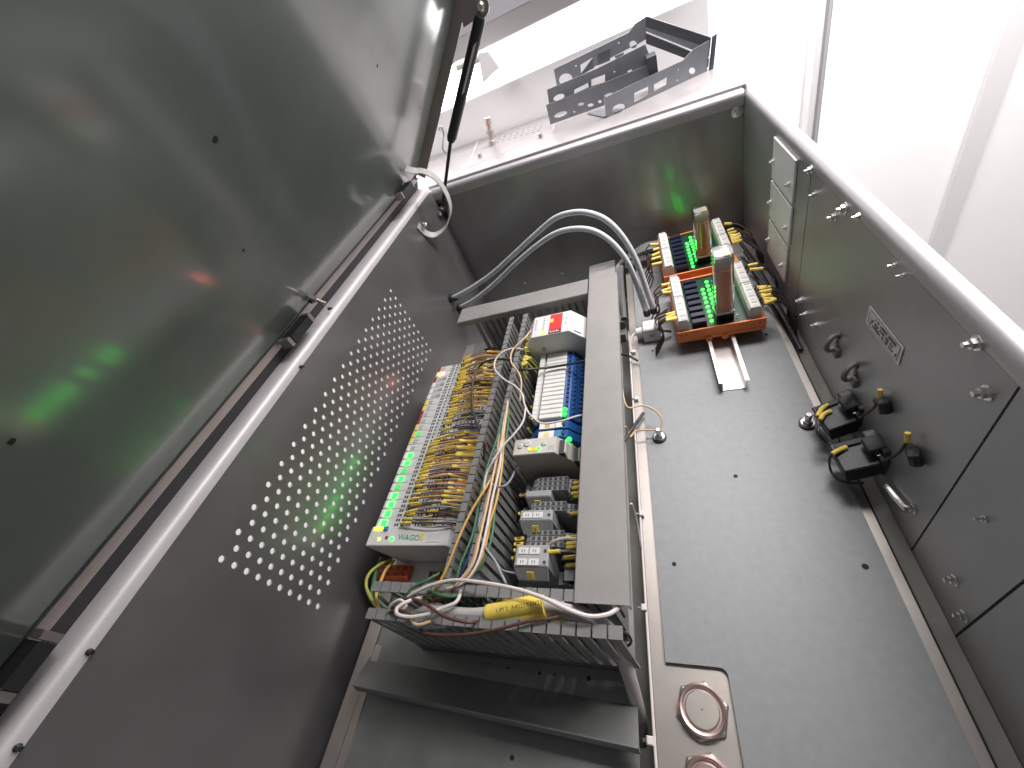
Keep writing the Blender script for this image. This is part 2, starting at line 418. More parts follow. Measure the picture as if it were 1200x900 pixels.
# bent sheet step in front of the lower duct
b0, b1 = Z(432, 772, MZ + .0005), Z(747, 829, MZ + .0005)
r0, r1 = Z(413, 803, MZ + 0.022), Z(748, 877, MZ + 0.022)
st = MB()
l0, l1 = r0 + Vector((0, -0.003, -0.009)), r1 + Vector((0, -0.003, -0.009))
th = Vector((0, 0.0015, -0.0015))
st.add([b0, b1, r1, r0, l0, l1, b0+th, b1+th, r1+th, r0+th, l0+th, l1+th], [(0,1,2,3), (3,2,5,4), (6,9,8,7), (9,10,11,8), (0,3,9,6), (3,4,10,9), (1,7,8,2), (2,8,11,5), (4,5,11,10), (0,6,7,1)])
step = st.build('bent_bracket', 'zinc_left', None)
tag(step, 'long dark bent sheet metal bracket lying below the lower wiring duct', 'bracket')
MB().tube([r0 + Vector((0, 0, 0.0005)), r1 + Vector((0, 0, 0.0005))], 0.0006, 6).build('folded_edge', 'duct', step)

# ------------------------------------------------------------------ lid
A = math.radians(46)
LU = Vector((math.cos(A), 0, math.sin(A)))          # up along the lid
LN = Vector((math.sin(A), 0, -math.cos(A)))         # into the cabinet
LP = Vector((-0.400, 0, -0.163))
def L(t, y, off=0.0): return LP + LU * t + Vector((0, y, 0)) + LN * off
def Lp(px, py, off=0.0): return on_plane(px, py, LP + LN * off, LN)
T0, T1, YLF, YLN = 0.0, 0.60, 0.803, -0.36
lid = MB().prism([L(T0, YLN), L(T1, YLN), L(T1, YLF), L(T0, YLF)], -LN * 0.002).build('lid', 'lid_steel', cab)
fl = MB()
fl.prism([L(T0, YLF), L(T1, YLF), L(T1, YLF, 0.016), L(T0, YLF, 0.016)], (0, 0.0015, 0))
fl.build('far_flange', 'lip_steel', lid)
e = L(T0, 0)
MB().prism([(e.x, YLN, e.z), (e.x, YLF - .001, e.z), (-0.4055, YLF - .001, -0.1742), (-0.4055, YLN, -0.1742)], (-.001, 0, .001)).build('lower_flange', 'lip_steel', lid)
MB().prism([(-0.4060, YLN, -0.1748), (-0.4060, YLF - .001, -0.1748), (-0.4205, YLF - .001, -0.2050), (-0.4205, YLN, -0.2050)], (-.001, 0, .001)).build('hinge_channel', 'black_soft', lid)
MB().prism([L(T0 - .0005, YLN, 0.0003), L(T0 - .0005, YLF, 0.0003), L(T0 + 0.0025, YLF, 0.0003), L(T0 + 0.0025, YLN, 0.0003)], LN * 0.0006).build('gasket', 'black', lid)
# hinge blocks and the gap behind the rim
for px0, py0, px1, py1 in ((40, 750, 0, 806), (338, 393, 358, 367), (480, 212, 470, 225)):
    a, b = Lp(px0, py0, 0.010), Lp(px1, py1, 0.010)
    ya, yb = sorted((a.y, b.y))
    MB().box(a.x - 0.016, a.x + 0.002, ya, yb, a.z - 0.012, a.z - 0.002).build('hinge', 'black', lid)
    for yy in (ya - 0.006, yb + 0.001):
        MB().box(a.x - 0.014, a.x + 0.001, yy, yy + 0.005, a.z - 0.012, a.z - 0.001).build('hinge_knuckle', 'lip_steel', lid)
# small bolt with a clip on the lid edge
c = Lp(362, 348, 0.002)
bolt = MB().cyl(c - LN * 0.0, LN, 0.0036, 0.010, 6); bolt.cyl(c + LN * .010, LN, 0.0022, 0.010, 10); bolt.build('lid_bolt', 'bright_metal', lid)
MB().cyl(c + Vector((-0.004, 0.002, -0.004)), LN, 0.004, 0.005, 12).build('lid_bolt_washer', 'black', lid)
for px, py, r in ((252, 163, .0022), (285, 293, .0012), (442, 77, .0012), (492, 127, .001), (13, 517, .0018)):
    MB().cyl(Lp(px, py, -0.0001), LN, r, 0.0006, 8).build('pin_hole', 'dark_gap', lid)

# ------------------------------------------------------------------ top of the machine behind the cabinet
def top_sheet(y0, y1, off, x0=-0.62, x1=0.176, m='top_steel'):
    return MB().prism([(x0, y0, rimz(x0, off)), (x1, y0, rimz(x1, off)), (x1, y1, rimz(x1, off)), (x0, y1, rimz(x0, off))], (0, 0, -0.05))
machine = top_sheet(YF + 0.009, 1.075, 0.004).build('machine_top', 'top_steel', bevel=0.002)
tag(machine, 'brightly lit pale steel machine top behind the far cabinet wall', 'machine')
# thin seams of the service cover
def seam(p, q, r=0.0007):
    return MB().tube([T(*p, .0042), T(*q, .0042)], r, 4, smooth=False).build('seam', 'room_seam', machine)
seam((558, 158), (640, 136)); seam((548, 196), (562, 160)); seam((648, 152), (650, 140)); seam((548, 197), (648, 153))
# louvre slots
lp0, lp1, lp2 = T(572, 172, .0045), T(632, 160, .0045), T(590, 154, .0045)
for i in range(9):
    for j in range(4):
        u, v = (i + 0.4) / 9, (j + 0.5) / 4
        px = 573 + 62 * u + 4 * v; py = 171 - 18 * u - 11 * v
        c = T(px, py, 0.0042)
        d = Vector((0.006, 0.007 if j % 2 else -0.007, 0)).normalized()
        w = Vector((-d.y, d.x, 0))
        MB().prism([c + d*0.0052 + w*.0018, c - d*0.0052 + w*.0018, c - d*0.0052 - w*.0018, c + d*0.0052 - w*.0018], (0, 0, 0.0008)).build('louvre_slot', 'print_grey', machine)
for px, py in ((563, 184), (634, 161)):
    c = T(px, py, .004); MB().cyl(c, (0, 0, 1), 0.004, 0.007, 8).build('screw', 'print_grey', machine)
# cable connector standing on the machine
c = T(577, 170, .004); tp = Y(571, 138, c.y)
ax = tp - c; h = ax.length
cc = thing('cable_connector', 'small brownish cable connector standing beside the louvre slots', 'connector', c)
MB().lathe(c, ax, [(0.008, 0), (0.008, h*.18), (0.006, h*.2), (0.006, h*.42)], 12).build('base', 'stainless', cc, smooth=True)
MB().lathe(c + ax*.42, ax, [(0.0085, 0), (0.0085, h*.14)], 6).build('nut', 'stainless', cc)
MB().lathe(c + ax*.56, ax, [(0.0055, 0), (0.0055, h*.2), (0.0068, h*.22), (0.0068, h*.44)], 12).build('cap', 'copper_ring', cc, smooth=True)
# back wall with lit strip
bw = tag(MB().box(-0.62, 0.164, YW + 0.02, YW + 0.03, -0.24, -0.118).build('back_panel', 'room_white'), 'white upright panel behind the grey chassis and machine top', 'panel')
ls = tag(MB().box(-0.62, 0.30, YW + 0.05, YW + 0.10, -0.117, -0.052).build('light_strip', 'lamp'), 'glowing white strip lamp along the back above the machine top', 'lamp')
bm_ = thing('grey_beam', 'grey horizontal beam above the glowing strip lamp', 'beam', (-0.4, YW, -0.04))
MB().box(-0.62, 0.14, YW + 0.02, YW + 0.11, -0.046, -0.012).build('lower_face', 'room_seam', bm_)
MB().box(-0.62, 0.14, YW - 0.02, YW + 0.12, -0.011, 0.055).build('upper_face', 'room_beam', bm_)
# white hinge arm on the back panel
a = Y(562, 84, 1.03)
wa = thing('white_wall_bracket', 'small white bracket with a round rod behind the gas strut', 'bracket', a)
MB().cyl(Y(535, 78, 1.03), Y(566, 66, 1.03) - Y(535, 78, 1.03), 0.008, 0.055, 14).build('rod', 'strap', wa, smooth=True)
MB().prism([Y(560, 62, 1.02), Y(572, 60, 1.02), Y(586, 80, 1.02), Y(580, 84, 1.02), Y(566, 98, 1.02)], (0, 0.012, 0)).build('plate', 'room_seam', wa, bevel=0.001)
# plug wires left of the strut
MB_w = tag(MB().tube([T(512, 160, .004), Y(516, 148, .98), Y(520, 158, .98), Y(519, 175, .97), T(527, 183, .006)], 0.002, 6).build('loose_wire', 'wire_grey'), 'thin grey loose wire on the machine top beside the lid edge', 'wire')

# ------------------------------------------------------------------ grey chassis on the machine top
G0, G1 = T(708, 139, .0045), T(826, 84, .0045)
ch = thing('sheet_metal_chassis', 'grey sheet metal chassis with cut-outs standing on the machine top', 'chassis', (G0 + G1) / 2)
def vplane(a, b):
    d = (b - a); n = Vector((0, 0, 1)).cross(d).normalized(); return a, n
def holed_plate(name, outline, holes, a, b, thick, m='chassis'):
    # outline and holes are pixel polygons on the upright plane through a and b
    p0, n = vplane(a, b)
    u = (b - a); u.z = 0; u.normalize(); w = n.cross(u)
    def q(p):
        v = on_plane(*p, p0, n) - p0
        return (v.dot(u), v.dot(w))
    def curve():
        cu = bpy.data.curves.new(name, 'CURVE'); cu.dimensions = '2D'; cu.fill_mode = 'BOTH'; cu.extrude = thick / 2
        for poly in [outline] + holes:
            pts = [q(p) for p in poly]
            sp = cu.splines.new('POLY'); sp.points.add(len(pts) - 1); sp.use_cyclic_u = True
            for k, (x, y) in enumerate(pts): sp.points[k].co = (x, y, 0, 1)
        return cu
    tmp = bpy.data.objects.new('tmp', curve()); COL.objects.link(tmp)
    me = bpy.data.meshes.new_from_object(tmp.evaluated_get(bpy.context.evaluated_depsgraph_get()))
    bpy.data.objects.remove(tmp)
    zz = u.cross(w)
    me.transform(Matrix(((u.x, w.x, zz.x, p0.x), (u.y, w.y, zz.y, p0.y), (u.z, w.z, zz.z, p0.z), (0, 0, 0, 1))))
    me.materials.clear(); me.materials.append(M[m]); me.name = name
    o = bpy.data.objects.new(name, me); COL.objects.link(o); o.parent = ch; o.matrix_parent_inverse = Matrix.Translation(-parent_loc(ch))
    return o
def oval(cx, cy, rx, ry, rot=-0.4, n=14):
    return [(cx + rx*math.cos(2*PI*i/n)*math.cos(rot) - ry*math.sin(2*PI*i/n)*math.sin(rot), cy + rx*math.cos(2*PI*i/n)*math.sin(rot) + ry*math.sin(2*PI*i/n)*math.cos(rot)) for i in range(n)]
# front side plate
holed_plate('side_plate', [(711, 140), (708, 115), (740, 99), (800, 71), (812, 58), (831, 47), (828, 84), (790, 102)],
            [[(743, 109), (760, 101), (760, 111), (743, 120)], [(766, 99), (782, 90), (781, 99), (766, 107)], oval(725, 127, 8, 5), oval(811, 83, 4, 4), oval(795, 82, 1, 1), oval(794, 94, 1, 1)], G0, G1, 0.002)
# back side plate
Bk0, Bk1 = T(655, 112, .0045), T(757, 70, .0045)
Bk0 = Vector((Bk0.x, 1.045, Bk0.z)); Bk1 = Vector((Bk1.x, 1.030, Bk1.z))
holed_plate('side_plate', [(654, 108), (649, 81), (737, 38), (744, 28), (757, 19), (757, 46), (700, 76)],
            [[(680, 76), (695, 67), (696, 80), (681, 86)], [(700, 64), (715, 57), (715, 71), (700, 77)], oval(663, 93, 8, 7), oval(742, 52, 4.5, 4.5), [(720, 66), (731, 61), (731, 64), (722, 69)], oval(675, 77, 1, 1), oval(725, 50, 1, 1)], Bk0, Bk1, 0.002)
# middle plate
Md0, Md1 = Vector((G0.x - 0.11, 0.985, rimz(-.15, .005))), Vector((G1.x, 0.985, rimz(.1, .005)))
holed_plate('middle_plate', [(644, 125), (641, 105), (700, 80), (756, 52), (764, 72), (768, 84), (700, 115)],
            [[(673, 105), (689, 97), (690, 102), (673, 110)], [(693, 93), (709, 87), (709, 96), (693, 101)], oval(655, 114, 7, 3.5), oval(738, 83, 3, 1.2), oval(720, 84, 1, 1)], Md0, Md1, 0.002)
# low plate in front of it
Lw0, Lw1 = T(644, 145, .0045), T(705, 118, .0045)
Lw0 = Vector((Lw0.x, 0.965, Lw0.z)); Lw1 = Vector((Lw1.x, 0.962, Lw1.z))
holed_plate('low_plate', [(645, 146), (640, 123), (690, 104), (770, 72), (770, 88), (706, 124)],
            [oval(657, 134, 8, 3, -.35), oval(681, 122, 4, 2, -.2), oval(692, 123, 3.5, 2, -.2), oval(703, 119, 2.2, 2, 0), oval(673, 131, 1, 1), oval(713, 111, 5, 2, -.3)], Lw0, Lw1, 0.002)
# dark end frame joining the plates
e0, e1 = Y(757, 19, 1.028), on_plane(833, 44, *vplane(G0, G1))
e0b, e1b = Y(757, 47, 1.028), on_plane(829, 84, *vplane(G0, G1))
f = MB()
def slab(a, b, c, d, t): n = (b - a).cross(d - a).normalized() * t; f.prism([a, b, c, d], n)
slab(e0, e1, e1.lerp(e1b, .30), e0.lerp(e0b, .45), 0.004)
f.build('end_frame', 'chassis_dark', ch)
f = MB(); slab(e0.lerp(e0b, .45), e1.lerp(e1b, .30), e1.lerp(e1b, .55), e0.lerp(e0b, .62), 0.003); f.build('end_channel', 'chassis', ch)
f = MB(); slab(e0.lerp(e0b, .70), e1.lerp(e1b, .62), e1.lerp(e1b, .86), e0.lerp(e0b, 1.15), 0.004); f.build('end_frame', 'chassis_dark', ch)
f = MB(); slab(e1 + Vector((.002, 0, .001)), e1b + Vector((.002, 0, 0)), e1b + Vector((.008, .004, 0)), e1 + Vector((.008, .004, .002)), 0.004); f.build('end_flange', 'chassis_dark', ch)
f = MB(); i0 = Md0.lerp(Md1, .93); f.box(Y(757, 70, .985).x, Y(768, 70, .985).x, 0.945, 0.987, Y(764, 88, .985).z, Y(762, 62, .985).z); f.build('inner_stop', 'chassis_dark', ch)
f = MB(); f.prism([Lw0.lerp(Lw1, .75), Lw0.lerp(Lw1, 1.0), G0 + Vector((.035, .01, 0)), G0 + Vector((0, .004, 0))], (0, 0, 0.002)); f.build('floor_plate', 'chassis', ch)

# ------------------------------------------------------------------ gas strut and strap
s_top, s_mid, s_bot = Y(563, 20, 0.79), Y(528, 166, 0.79), Y(524, 222, 0.79)
s_end = Y(518, 246, 0.795)
gs = thing('gas_strut', 'black gas strut holding up the lid at the far end', 'gas strut', s_end)
MB().lathe(s_top, s_mid - s_top, [(0.008, 0), (0.0088, .006), (0.0088, (s_mid - s_top).length - .008), (0.006, (s_mid - s_top).length)], 18).build('cylinder', 'strut_black', gs, smooth=True)
MB().tube([s_mid, s_end], 0.0032, 10, smooth=False).build('rod', 'black', gs, smooth=True)
MB().lathe(s_end + Vector((0, 0.008, 0)), (0, -1, 0), [(0.006, 0), (0.008, .004), (0.008, .012), (0.005, .016)], 14).build('ball_socket', 'black', gs, smooth=True)
d = (s_mid - s_top)
q = Vector((0.0005, -0.0075, 0.0)); sd = Vector((0.008, 0, 0.003))
MB().prism([s_top + d*.20 + q + sd*.2, s_top + d*.20 + q + sd, s_top + d*.58 + q + sd, s_top + d*.58 + q + sd*.2], (0, -0.0012, 0)).build('label_sticker', 'mark_white', gs)
# bracket plate on the lid carrying the strut
bc = Y(563, 8, 0.796)
br = MB()
br.prism([bc + Vector((.013*math.cos(t), 0, .013*math.sin(t))) for t in [i*PI/8 - PI/2 - .7 for i in range(9)]] + [bc + Vector((-.03, 0, .02)), bc + Vector((-.034, 0, -.012))], (0, 0.003, 0))
br.build('strut_bracket', 'lip_steel', lid)
MB().lathe(bc, (0, -1, 0), [(0.007, 0), (0.007, .003), (0.004, .006)], 14).build('bracket_bolt', 'bright_metal', lid, smooth=True)
MB().tube([bc + Vector((0.008, 0.005, 0.004)), bc + Vector((0.12, 0.08, 0.07))], 0.004, 8).build('cross_rod', 'strut_black', lid)
# lower strut bracket on the far wall
w0 = Y(512, 250, YF - 0.001)
MB().box(w0.x - 0.024, w0.x + 0.022, YF - 0.003, YF - 0.0005, w0.z - 0.016, w0.z + 0.016).build('strut_plate', 'black', fw)
MB().lathe((Y(515, 249, 0.79)), (0, -1, 0), [(0.0055, 0), (0.0055, .003), (0.003, .005)], 12).build('screw', 'bright_metal', fw, smooth=True)
# flat grey cable strap looping from lid to wall
lp = [(468, 195, .70), (484, 200, .72), (497, 201, .73), (512, 210, .735), (524, 229, .735), (528, 248, .73), (522, 266, .72), (510, 275, .71), (499, 273, .70), (490, 264, .69)]
P3 = [Y(a, b, c) for a, b, c in lp]
def ribbon(P, w, t, wdir):
    Q = []
    for i in range(len(P) - 1):
        a = P[i-1] if i else P[0]*2-P[1]; b, c = P[i], P[i+1]; d = P[i+2] if i+2 < len(P) else P[-1]*2-P[-2]
        for k in range(5):
            s = k/5; Q.append(0.5*((2*b)+(c-a)*s+(2*a-5*b+4*c-d)*s*s+(3*b-a-3*c+d)*s**3))
    Q.append(P[-1]); vs = []
    for i, p in enumerate(Q):
        tg = (Q[min(i+1, len(Q)-1)] - Q[max(i-1, 0)]).normalized(); wd = (wdir - tg*wdir.dot(tg)).normalized(); nn = tg.cross(wd)
        vs += [p + wd*w/2 + nn*t/2, p + wd*w/2 - nn*t/2, p - wd*w/2 - nn*t/2, p - wd*w/2 + nn*t/2]
    m = len(Q); fs = [(4*j+i, 4*j+(i+1) % 4, 4*j+4+(i+1) % 4, 4*j+4+i) for j in range(m-1) for i in range(4)] + [(3,2,1,0), tuple(range(4*m-4, 4*m))]
    return MB().add(vs, fs)
strap = thing('earthing_strap', 'flat grey strap looping from the lid edge down to the left wall', 'strap', P3[-1])
ribbon(P3, 0.011, 0.002, Vector((0.25, 1, 0.35))).build('band', 'strap', strap, smooth=True)
for px, py, yv in ((487, 208, .735), (497, 264, .70), (488, 271, .70)):
    c = Y(px, py, yv); MB().lathe(c, (0.6, -0.6, 0.5), [(0.0045, 0), (0.0045, .003), (0.0022, .0035), (0.0022, .010)], 6).build('bolt', 'bright_metal', strap)

# ------------------------------------------------------------------ things on the right wall
def screw_on_right(px, py, s=1.0, parent=rwall, xw=XR, name='screw', lng=0.004):
    c = X(px, py, xw)
    o = MB().lathe(c, (-1, 0, 0), [(0.0050*s, 0), (0.0050*s, .0008), (0.0034*s, .0009), (0.0034*s, .0009 + .0028*s), (0.0018*s, .003*s + .0011), (0.0018*s, .003*s + lng)], 6)
    return o.build(name, 'bright_metal', parent)
for px, py, s in ((951, 199, 1.0), (956, 228, .9), (991, 244, 1.1), (979, 254, 1.0), (1007, 253, .6), (1146, 402, 1.05), (1158, 460, 1.05), (1050, 310, .45), (1060, 322, .4), (939, 352, 1.0), (944, 368, .8), (957, 381, .9), (1071, 596, .9), (1120, 680, .9), (1131, 722, .9), (1155, 608, .5)):
    screw_on_right(px, py, s, rwall)
for quad in (((908.7, 162), (934, 186.5), (929.4, 237), (904.6, 209)), ((904.3, 213), (929, 240.5), (925.4, 285), (902.6, 256)), ((902.3, 260), (925, 288.5), (919.8, 327.8), (900, 296))):
    c = [X(*q, XR - 0.0015) for q in quad]
    y1 = (c[0].y + c[3].y)/2; y0 = (c[1].y + c[2].y)/2; z1 = (c[0].z + c[1].z)/2; z0 = (c[2].z + c[3].z)/2
    cp = MB().box(XR - 0.003, XR - 0.0002, y0, y1, z0, z1).build('blanking_plate', 'blank_plate', cab, bevel=0.0006)
    cyy = (y0+y1)/2
    for yy, zz in ((y1 - 0.006, z0 + (z1-z0)*.45), (y0 + 0.014, z0 + (z1-z0)*.38)):
        MB().lathe((XR - 0.003, yy, zz), (-1, 0, 0), [(0.0042, 0), (0.0042, .0007), (0.003, .0008), (0.003, .003), (0.0015, .0032), (0.0015, .0055)], 6).build('screw', 'bright_metal', cp)
screw_o = MB().lathe(Y(864, 131, YF), (0, -1, 0), [(0.009, 0), (0.009, .001), (0.006, .0015), (0.006, .005), (0.003, .006)], 12).build('screw', 'bright_metal', fw)
for px, py in ((615, 331), (659, 319), (700, 312), (706, 308)):
    MB().lathe(Y(px, py, YF), (0, -1, 0), [(0.003, 0), (0.003, .002), (0.001, .003)], 8).build('screw', 'bright_metal', fw)
# screws seen on the left wall under the rim
for px, py in ((385, 362), (352, 430), (104, 764), (20, 876)):
    MB().lathe(X(px, py, XL), (1, 0, 0), [(0.0022, 0), (0.0022, .0015), (0.0014, .002), (0.0014, .005)], 8).build('screw', 'black', lw)
# printed sticker
sq = [X(*q, XR - .0004) for q in ((1020, 358), (1059.5, 408), (1053, 429), (1015, 378))]
stk = thing('printed_sticker', 'silver grey printed sticker on the right cabinet wall', 'sticker', sq[0])
MB().prism(sq, (-0.0004, 0, 0)).build('sheet', 'sticker', stk)
O, U, V = sq[3], sq[2] - sq[3], sq[0] - sq[3]
def sx(u, v): return O + U*u + V*v + Vector((-0.0009, 0, 0))
for v0, v1 in ((.10, .14), (.90, .94)):
    MB().prism([sx(.06, v0), sx(.94, v0), sx(.94, v1), sx(.06, v1)], (-0.0001, 0, 0)).build('border_line', 'print_grey', stk)
for u0, u1 in ((.05, .07), (.93, .95)):
    MB().prism([sx(u0, .16), sx(u1, .16), sx(u1, .88), sx(u0, .88)], (-0.0001, 0, 0)).build('border_line', 'print_grey', stk)
lines = MB()
for v, a, b in ((.68, .25, .85), (.46, .14, .80), (.26, .12, .90)):
    u = a
    while u < b:
        w = random.uniform(.012, .03); h = random.uniform(.10, .16)
        lines.prism([sx(u, v), sx(u + w, v), sx(u + w, v + h), sx(u, v + h)], (-0.0001, 0, 0)); u += w + random.choice((.01, .012, .05))
lines.build('lettering', 'print_black', stk)
# cable clamps
for px, py in ((976, 402), (997, 436)):
    c = X(px, py, XR - 0.006)
    cl = thing('cable_clamp', 'upper grey ring cable clamp on the right wall above the black plugs' if py < 410 else 'lower grey ring cable clamp touching the black plugs', 'clamp', c, 'ring clamps on the right wall')
    ring = [c + Vector((0.007*math.cos(t), 0.004*math.cos(t), 0.0095*math.sin(t))) for t in [2*PI*i/12 for i in range(12)]]
    MB().tube(ring + [ring[0]], 0.0026, 8, 3).build('ring', 'clamp_grey', cl, smooth=True)
    MB().box(XR - 0.004, XR - 0.0003, c.y - .006, c.y + .006, c.z - .018, c.z - .007).build('foot', 'clamp_grey', cl)
# thin cable along the right floor edge
tag(MB().tube([Z(938, 398, -.449), Z(958, 420, -.447), Z(975, 448, -.447), Z(990, 470, -.446)], 0.002, 8).build('grey_cable', 'cable_grey'), 'thin pale cable along the right floor edge behind the black plugs', 'cable')
tag(MB().tube([X(1040, 570, XR - .004), X(1052, 585, XR - .004), X(1064, 598, XR - .004)], 0.003, 8).build('cable_end', 'bright_metal'), 'short bright metal cable end below the lower black plug', 'cable end')

# black multi-pole plugs
def plug(label, p_left, p_right, hw, zc, latch, n_sl):
    a, b = Z(*p_left, zc), Z(*p_right, zc + 0.012)
    d = (b - a); L_ = d.length; d.normalize(); up = Vector((0, 0, 1)); up = (up - d*up.dot(d)).normalized(); sd = d.cross(up)
    t = thing('black_plug', label, 'plug', (a + b) / 2, 'black plugs on the right wall')
    def blk(name, l0, l1, s0, s1, u0, u1, m='black', bev=0.0015):
        vs = [a + d*l + sd*s + up*u for u in (u0, u1) for s in (s0, s1) for l in (l0, l1)]
        MB().add(vs, [(0,1,3,2), (4,6,7,5), (0,4,5,1), (2,3,7,6), (0,2,6,4), (1,5,7,3)]).build(name, m, t, bevel=bev)
    blk('body', 0, L_*.62, -hw, hw, -0.010, 0.010)
    blk('shell', L_*.58, L_*.95, -hw*1.15, hw*1.15, -0.012, 0.015)
    blk('latch', L_*.48, L_*.80, -hw*.5, hw*.5, 0.0152, 0.022, 'black_soft')
    blk('latch_lever', L_*.66, L_*.98, hw*.6, hw*.95, 0.0152, 0.025, 'black_soft')
    blk('collar', L_*.95, L_*1.15, -hw*.8, hw*.8, -0.008, 0.012, 'black_soft')
    blk('key_rib', L_*.08, L_*.5, -hw*.8, -hw*.55, 0.0102, 0.0125, 'black_soft', 0)
    for k, (l, s) in enumerate(((.05, .55), (.10, -.35), (.62, .2))[:n_sl]):
        MB().lathe(a + d*L_*(l + .55) + sd*hw*s + up*.0105, up, [(0.002, 0), (0.002, .005)], 6).build('screw', 'bright_metal', t)
    return t, a, b, d, sd, up, L_
t1, a1, b1, d1, sd1, up1, L1 = plug('upper black multi-pole plug with two yellow wire sleeves, beside the silver stud', (962, 497), (1020, 476), 0.0165, -0.426, 1, 2)
t2, a2, b2, d2, sd2, up2, L2 = plug('lower black multi-pole plug with one yellow wire sleeve', (981, 543), (1054, 526), 0.0160, -0.422, 1, 1)
def sleeve_wire(pts_sleeve, pts_wire, label, group, rs=0.0022, rw=0.0011, wm='wire_black'):
    w = tag(MB().tube(pts_wire, rw, 6, 5).build('marked_wire', wm), label, 'wire', group)
    MB().tube(pts_sleeve, rs, 8, 4).build('marker_sleeve', 'sleeve', w, smooth=True)
    return w
for (s0, s1, s2), wp in ((((958, 488), (963, 479), (971, 474)), [(985, 474), (971, 474), (963, 480), (957, 490), (957, 504), (964, 515), (978, 522), (995, 524)]), (((961, 492), (966, 485), (974, 482)), [(988, 483), (974, 482), (966, 486), (960, 496), (960, 508), (968, 518), (982, 523)])):
    sleeve_wire([Z(*p, -.412) for p in (s0, s1, s2)], [Z(*p, -.414 if i < 5 else -.428) for i, p in enumerate(wp)], '%s black wire with yellow sleeve looping from the upper black plug' % ('far' if s0 == (958, 488) else 'near'), 'wires at the upper plug')
sleeve_wire([Z(*p, -.408) for p in ((975, 532), (982, 528), (992, 524))], [Z(*p, -.410 if i < 4 else -.435) for i, p in enumerate([(1002, 523), (992, 524), (982, 528), (973, 535), (973, 550), (982, 562), (998, 566), (1012, 566)])], 'black wire with yellow sleeve looping from the lower black plug', None)
for px, py, lb in ((1031, 462, 'small yellow tag on the wall beside the upper black plug'), (1063, 513, 'small yellow tag on the wall beside the lower black plug')):
    c = X(px, py, XR - 0.006)
    tg = thing('yellow_tag', lb, 'tag', c)
    MB().tube([c + Vector((0, .0015, .0045)), c + Vector((0, -.0015, -.0035))], 0.0020, 8).build('sleeve', 'sleeve', tg, smooth=True)
    MB().tube([c + Vector((0, -.0015, -.0035)), c + Vector((-0.004, -.004, -.015)), c + Vector((-.012, -.004, -.026))], 0.0012, 6).build('lead', 'wire_black', tg)
for k, (px0, py0, px1, py1) in enumerate(((1010, 480, 1034, 470), (1050, 520, 1070, 530))):
    tag(MB().tube([Z(px0, py0, -.41), Z(px0 + 14, py0 - 8, -.40), X(px1, py1, XR - .004), X(px1 + 4, py1 + 14, XR - .004)], 0.0045, 8).build('black_cable', 'cable_black', smooth=True), ('thick black cable leaving the upper black plug' if k == 0 else 'thick black cable leaving the lower black plug'), 'cable')
# studs
for px, py, lb in ((946, 497, 'silver earthing stud with nut beside the upper black plug'), (773, 513, 'silver earthing stud with nut and brown wires on the grey sheet')):
    c = Z(px, py, PZ)
    sdg = thing('earthing_stud', lb, 'stud', c, 'earthing studs')
    MB().lathe(c, (0, 0, 1), [(0.0085, 0), (0.0085, .003)], 18).build('rubber_washer', 'black', sdg)
    MB().lathe(c + Vector((0, 0, .003)), (0, 0, 1), [(0.0068, 0), (0.0068, .0012)], 18).build('washer', 'bright_metal', sdg)
    MB().lathe(c + Vector((0, 0, .0042)), (0, 0, 1), [(0.0056, 0), (0.0056, .0045)], 6).build('nut', 'bright_metal', sdg, bevel=0.0005)
    MB().lathe(c + Vector((0, 0, .0087)), (0, 0, 1), [(0.0034, 0), (0.0034, .008), (0.0026, .009)], 12).build('bolt', 'bright_metal', sdg, smooth=True)

# ------------------------------------------------------------------ wiring ducts
DT = -0.335
def tine_mesh(along, w, h, lip, pitch_gap, thick=0.0016):
    # one duct finger: upright strip with an inward-bent, wider head; origin at its foot, along = 'x' or 'y'
    mb = MB()
    def bx(l0, l1, t0, t1, z0, z1):
        if along == 'y': mb.box(t0, t1, l0, l1, z0, z1)
        else: mb.box(l0, l1, t0, t1, z0, z1)
    bx(-w/2, w/2, -thick/2, thick/2, 0, h - 0.002)
    bx(-w/2 - (pitch_gap / 2 - .0006), w/2 + (pitch_gap / 2 - .0006), -thick/2 - (lip if lip > 0 else 0.0004), thick/2 + (-lip if lip < 0 else 0.0004), h - 0.0022, h)
    return mb
def duct_side(duct, along, fixed, l0, l1, pitch, lip, z0, z1, m='duct', head_w=None, gap=0.0040):
    n = max(1, int(abs(l1 - l0) / pitch))
    first = None
    for i in range(n):
        l = l0 + (i + 0.5) * (l1 - l0) / n
        loc = (fixed, l, z0) if along == 'y' else (l, fixed, z0)
        if first is None:
            first = tine_mesh(along, pitch - gap, z1 - z0, lip, gap).build('finger', m, duct)
            first.matrix_parent_inverse = Matrix.Translation(-parent_loc(duct)); first.location = loc
        else:
            c = first.copy(); COL.objects.link(c); c.parent = duct; c.matrix_parent_inverse = first.matrix_parent_inverse.copy(); c.location = loc
# long upright duct between modules and relays, open
dA = thing('wiring_duct', 'open slotted grey wiring duct full of wires between I/O modules and relays', 'wiring duct', (-0.178, 0.3, MZ))
MB().box(-0.217, -0.190, 0.112, 0.505, MZ + .0002, MZ + 0.002).build('base', 'duct_dark', dA)
for xx in (-0.2175, -0.1895):
    MB().box(xx - .001, xx + .001, 0.112, 0.505, MZ + .0021, MZ + 0.016).build('side_wall', 'duct_dark', dA)
duct_side(dA, 'y', -0.2175, 0.112, 0.505, 0.0108, -0.005, MZ + 0.016, DT, 'duct')
duct_side(dA, 'y', -0.1895, 0.112, 0.505, 0.0108, 0.005, MZ + 0.016, DT, 'duct')
